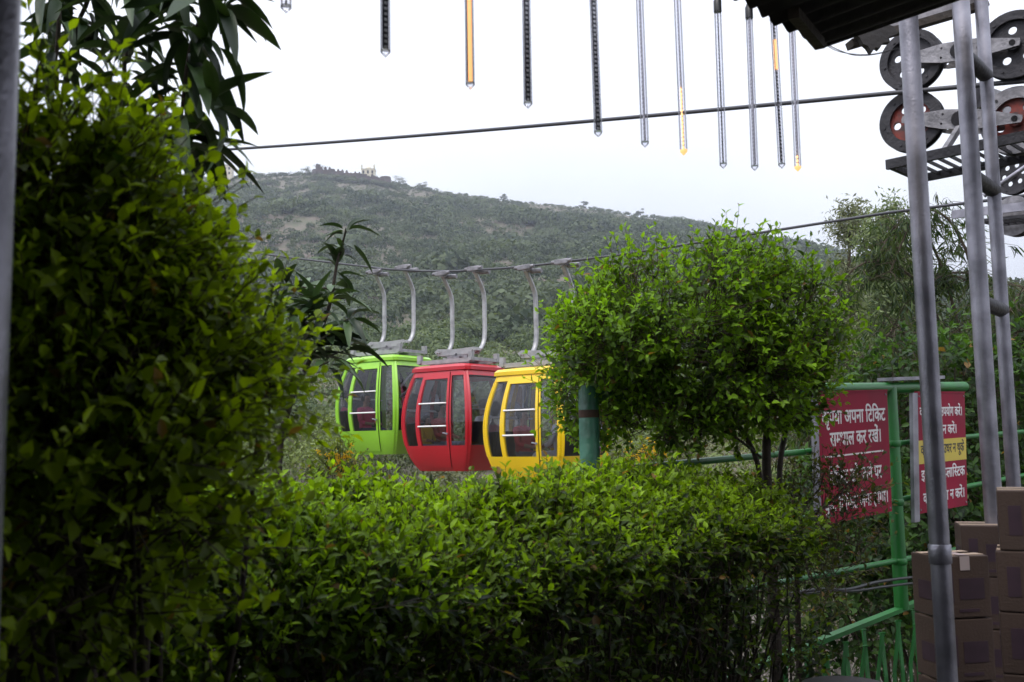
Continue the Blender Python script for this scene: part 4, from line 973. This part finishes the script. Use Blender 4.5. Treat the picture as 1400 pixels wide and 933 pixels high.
# flowering shrub
def flowers(px, py, D, w_, label):
    bs = P(px, py, D); t = bush('flowering_shrub', label, 'shrub', [(px, py + 20, D, w_, 30, .2, 1)], 130, [Vector((bs.x, bs.y, height(bs.x, bs.y)))], .012, 8, .035, (.08, .15), 3, light=(.2, .26, .03), tone=(.3, 1), group='yellow flowering shrubs')
    n = 60; c = np.array([A3(P(px, py, D))] * n) + RNG.normal(size=(n, 3)) * np.array([[w_ * D / FPX * .4, .1, .035]])
    lv = leaf_arrays(np.repeat(c, 5, 0), rnd_dir(n * 5) + np.array([[0, 0, .5]]), rnd_dir(n * 5), .02, .014, .1, np.tile([[.6, .38, .03]], (n * 5, 1)), 2)
    o = npobj('blossoms', [lv], M['leaf'], t); o['kind'] = 'stuff'
flowers(462, 632, 5.2, 26, 'yellow flowering shrub under the green cabin'); flowers(880, 622, 5.8, 45, 'yellow flowering shrub right of the sea green post')

# mango branches
def whorls(pts, nl, L_, up=.1, spread=1.0, bend=.28, wr=(.2, .26), dark=(.008, .02, .008), light=(.035, .07, .02)):
    parts = []
    for (c, d, k, ls) in pts:
        n = k; d = norm(np.array([[d.x, d.y, d.z]])); a = RNG.uniform(0, 2 * math.pi, n); ax = norm(np.cross(d, [[.3, .9, .1]])); ay = np.cross(d, ax)
        rd_ = ax * np.cos(a)[:, None] + ay * np.sin(a)[:, None]; dr = rd_ * RNG.uniform(.8, 1.1, n)[:, None] * spread + d * RNG.uniform(-.1, .8, n)[:, None]; dr[:, 2] += up
        C = A3(c)[None] + d * RNG.uniform(-.05, .02, n)[:, None] + norm(dr) * .015; Ls = ls * RNG.uniform(.65, 1.15, n)
        NN = np.tile([[0, 0, 1.]], (n, 1)) + RNG.normal(size=(n, 3)) * .25
        parts.append(leaf_arrays(C, dr, NN, Ls, Ls * RNG.uniform(*wr, n), bend * RNG.uniform(.6, 1.9, n), mixc(dark, light, RNG.random(n)), 7, .3, lambda u: math.sin(math.pi * u ** .85) ** .7))
    return parts
mt = thing('mango_tree', 'mango tree with long drooping dark leaves at the top left against the sky', 'tree')
stems = [[(255, -60), (285, -10), (262, 60), (250, 140), (245, 215)], [(200, -60), (190, 0), (170, 90), (185, 170), (225, 230)], [(60, -60), (80, 10), (75, 90), (65, 160)], [(130, -60), (120, 0), (105, 40), (110, 90)]]
ws = []; b = MB()
for k, st in enumerate(stems):
    D = 2.5 + .12 * k; pth = [P(x, y, D + .03 * i) for i, (x, y) in enumerate(st)]; sp_ = smooth_path(pth, 5); b.tube(sp_, [.009 - .006 * i / len(sp_) for i in range(len(sp_))], 7)
    for i in range(2, len(sp_), 2):
        d = (sp_[i] - sp_[i - 1]).normalized(); ws.append((sp_[i], d, 6 if k < 2 else 5, .165 if k < 2 else .14))
ws.append((P(290, 60, 2.5), Vector((.6, 0, .3)), 5, .17)); ws.append((P(280, 215, 2.52), Vector((.3, 0, -.3)), 6, .16)); ws.append((P(300, 15, 2.5), Vector((1, 0, -.1)), 7, .2)); ws.append((P(285, 150, 2.5), Vector((1, 0, .2)), 5, .17)); ws.append((P(235, 40, 2.5), Vector((-.5, 0, .1)), 6, .17))
crown_base = P(150, -330, 3.0); trunk0 = Vector((P(-360, 400, 3.2).x, 3.3, float(height(-2.5, 3.3))))
b.tube(smooth_path([trunk0, trunk0 + Vector((.03, 0, 2.0)), Vector((trunk0.x + .15, 3.25, 3.5)), crown_base], 5), [.09 - .0035 * i for i in range(16)], 12)
for st, D in ((stems[0], 2.5), (stems[1], 2.62), (stems[2], 2.74), (stems[3], 2.86)): b.tube([crown_base, P(st[0][0], st[0][1] - 120, D), P(*st[0], D)], [.02, .014, .009], 8)
b.build('limbs', M['bark'], mt)
for k in range(40): q = crown_base + Vector((random.uniform(-.8, .5), random.uniform(-.3, .6), random.uniform(-.1, .6))); ws.append((q, Vector((random.uniform(-1, 1), random.uniform(-1, 1), .3)), 8, .17))
npobj('foliage', whorls(ws, 8, .17, up=.28, bend=.5, wr=(.23, .3)), M['mango'], mt)
ms = thing('young_mango_tree', 'young mango tree with drooping dark leaves in front of the hill left of the cabins', 'tree')
st1 = [(380, 700), (395, 560), (425, 490), (450, 420), (461, 360), (473, 316)]
b = MB(); ws = []
pth = [P(x, y, 5.0 + .02 * i) for i, (x, y) in enumerate(st1)]; pth = [Vector((pth[0].x, pth[0].y, float(height(pth[0].x, pth[0].y))))] + pth
sp_ = smooth_path(pth, 5); b.tube(sp_, [.016 * (1 - .8 * i / len(sp_)) + .002 for i in range(len(sp_))], 7)
for (x, y, nl, ls) in ((473, 312, 6, .11), (468, 340, 4, .13), (459, 368, 6, .15), (452, 402, 6, .17), (484, 404, 4, .15), (440, 430, 6, .17), (478, 436, 6, .17), (408, 402, 5, .14), (386, 388, 7, .14), (372, 425, 6, .16), (402, 440, 6, .17), (430, 455, 6, .17), (462, 462, 6, .17), (390, 472, 6, .17), (356, 455, 5, .15), (420, 485, 6, .17), (450, 495, 5, .16), (345, 490, 6, .16), (365, 500, 6, .16), (385, 430, 6, .17), (430, 415, 6, .18), (418, 440, 6, .18), (445, 470, 6, .18), (470, 480, 5, .17)):
    q = P(x, y, 5.0 + RNG.uniform(-.15, .15)); near = min(sp_[6:], key=lambda v: (v - q).length + max(0, v.z - q.z) * 3)
    dq = (q - near); b.tube([near, near.lerp(q, .5) + Vector((0, 0, -.01)), q], [.006, .005, .003], 6); ws.append((q, (dq + Vector((0, 0, .12))).normalized(), nl + 1, ls * 1.12))
b.build('stems', M['bark'], ms)
npobj('foliage', whorls(ws, 7, .15, up=.2, bend=.55, wr=(.26, .33), light=(.06, .11, .035)), M['mango'], ms)

# bamboo and creepers to the right, behind the fence
def bamboo(label, px, D, ytop, spread, nc, seed, leafL=.14, arch=1.0, lean=(0, 0)):
    rt = random.Random(seed); g = P(px, 500, D); gz = float(height(g.x, g.y)); hgt = P(px, ytop, D).z - gz; t = thing('bamboo_clump', label, 'bamboo', (g.x, g.y, gz), group='bamboo clumps behind the fence')
    b = MB(); C = []; Dd = []
    for k in range(nc):
        a = rt.uniform(0, 6.28); dx, dy = math.cos(a) * spread + lean[0], math.sin(a) * spread * .6 + lean[1]; H_ = hgt * rt.uniform(.7, 1.05); b0 = Vector((rt.uniform(-.5, .5), rt.uniform(-.4, .4), 0))
        pts = [b0, b0 + Vector((dx * .12, dy * .12, H_ * .5)), b0 + Vector((dx * .5, dy * .5, H_ * .88)), b0 + Vector((dx * .95, dy * .95, H_ * .96)), b0 + Vector((dx * 1.35, dy * 1.35, H_ * (.96 - .12 * arch)))]
        sp_ = smooth_path(pts, 5); b.tube(sp_, [.022 * (1 - .85 * i / len(sp_)) + .003 for i in range(len(sp_))], 7)
        for i in range(3, len(sp_)):
            for _ in range(7):
                o = Vector((rt.gauss(0, .25), rt.gauss(0, .25), rt.gauss(-.05, .16))); e = sp_[i] + o; b.tube([sp_[i], sp_[i] + o * .6 + Vector((0, 0, .05)), e], [.004, .003, .002], 3, cap=False)
                for _ in range(9): C.append(e - o * rt.random() * .6); Dd.append((o.x * 1.5 + rt.gauss(0, .5), o.y * 1.5 + rt.gauss(0, .5), -.9 + rt.gauss(0, .45)))
    b.build('culms', M['twig'], t); C = np.array([A3(Vector(c)) for c in C]); Dd = np.array(Dd); n = len(C)
    Ls = leafL * RNG.uniform(.6, 1.2, n); NN = np.array([[0, 0, 1.]]) + RNG.normal(size=(n, 3)) * .7
    npobj('foliage', [leaf_arrays(C, Dd, NN, Ls, Ls * .13, .15, mixc((.012, .032, .010), (.075, .11, .03), RNG.random(n) ** 1.4), 3, .2)], M['leaf'], t)
bamboo('arching bamboo clump seen between the left and middle poles', 1420, 11, 262, .35, 6, 4, lean=(-1.15, 0))
bamboo('bamboo clump behind the red notice boards', 1300, 9.5, 430, .7, 14, 9)
bamboo('bamboo clump at the right edge behind the poles', 1450, 9.5, 400, .7, 14, 12)
bamboo('low bamboo clump left of the red notice boards', 1215, 11, 500, .6, 9, 21)
cre = [(1290, 560, 8.4, 130, 110, .7, 2.5), (1190, 700, 8.2, 120, 100, .6, 2), (1330, 760, 7.6, 140, 130, .6, 2), (1150, 800, 7.6, 130, 100, .5, 1.8), (1400, 620, 8.6, 100, 200, .7, 2)]
bush('leafy_creeper', 'dense dark green leafy mass behind the green fence', 'creeper', cre, 3000, [Vector((P(1290, 600, 8.4).x, P(1290, 600, 8.4).y, -2))], .05, 40, .085, (.15, .35), 4, dark=(.01, .026, .008), light=(.08, .17, .03), tone=(0, 1), shell=.4, out=.5, up=.2, droop=.4)
cr2 = [(700, 800, 6.0, 420, 120, .5, 2), (980, 800, 6.8, 160, 140, .5, 1.5), (300, 820, 5.5, 260, 160, .5, 1)]
bush('undergrowth_shrub', 'green undergrowth glimpsed through the hedge stems', 'shrub', cr2, 1600, [Vector((P(700, 800, 6).x, P(700, 800, 6).y, float(height(0, 6))))], .03, 20, .06, (.12, .3), 4, dark=(.02, .045, .01), light=(.14, .2, .03), tone=(0, 1), shell=.3)

# grey feathery trees at the right
def feather(label, px, D, ytop, ybot, w_, n, seed, c0, c1, leaf=.12):
    rt = random.Random(seed); top = P(px, ytop, D); bt = P(px, ybot, D); g = Vector((top.x, top.y, float(height(top.x, top.y)))); hgt = top.z - g.z; z0 = bt.z - g.z
    t = thing('grey_tree', label, 'tree', g, group='grey feathery trees at the right'); b = MB(); b.tube(smooth_path([(0, 0, -.5), (.1, 0, hgt * .35), (-.08, .1, hgt * .7), (0, 0, hgt * .97)], 4), [hgt * .014 * (1 - .9 * i / 13) + .004 for i in range(13)], 8)
    cs = []
    for k in range(34):
        f_ = rt.random(); z_ = z0 + (hgt - z0) * f_; a = rt.uniform(0, 6.28); rr_ = w_ * (1.05 - f_ * .75) * rt.uniform(.3, 1); s0 = Vector((0, 0, z_ - rr_ * .8)); e = Vector((math.cos(a) * rr_, math.sin(a) * rr_ * .7, z_))
        b.tube([s0, s0.lerp(e, .6) + Vector((0, 0, .1)), e], [.03, .018, .006], 5); cs.append((e, s0))
    b.build('trunk', M['twig'], t)
    idx = RNG.integers(0, len(cs), n); E_ = np.array([A3(q[0]) for q in cs])[idx]; S_ = np.array([A3(q[1]) for q in cs])[idx]; f_ = RNG.random(n)[:, None] ** .6
    C = S_ + (E_ - S_) * f_ + RNG.normal(size=(n, 3)) * w_ * .13; Ls = leaf * RNG.uniform(.6, 1.3, n)
    npobj('crown', [leaf_arrays(C, rnd_dir(n) + np.array([[0, 0, -.6]]), rnd_dir(n), Ls, Ls * .3, .1, mixc(c0, c1, RNG.random(n)), 2)], M['far'], t)
feather('tall grey feathery tree left of the steel poles', 1205, 24, 268, 560, 1.6, 13000, 1, (.05, .08, .035), (.22, .27, .13), .15)
feather('grey brown feathery tree behind the crown of the clipped tree', 1160, 28, 285, 560, 1.5, 9000, 2, (.07, .085, .05), (.23, .25, .15), .15)
feather('low grey tree behind the poles at the far right', 1400, 20, 400, 560, 1.6, 9000, 3, (.04, .05, .03), (.12, .13, .07), .15)
feather('bare greyish bush tree between clipped tree and first notice board', 1095, 20, 470, 600, 1.0, 3500, 5, (.07, .07, .06), (.2, .19, .16), .11)

# ------------------------------------------------------------------ haze
hb_ = MB(); hb_.box((0, 0, 68), (2500, 2500, 172)); hz_ = bpy.data.materials.new('air_haze'); hz_.use_nodes = True; nt = hz_.node_tree; nt.nodes.remove(nt.nodes['Principled BSDF'])
pv = nt.nodes.new('ShaderNodeVolumePrincipled'); pv.inputs['Color'].default_value = (.80, .86, 1, 1); pv.inputs['Density'].default_value = .00042; pv.inputs['Anisotropy'].default_value = .2
nt.links.new(pv.outputs[0], nt.nodes['Material Output'].inputs['Volume'])
HAZE = True
if HAZE: tag(hb_.build('haze', hz_), 'thin blue haze between the terrace and the hill', 'haze', kind='stuff')
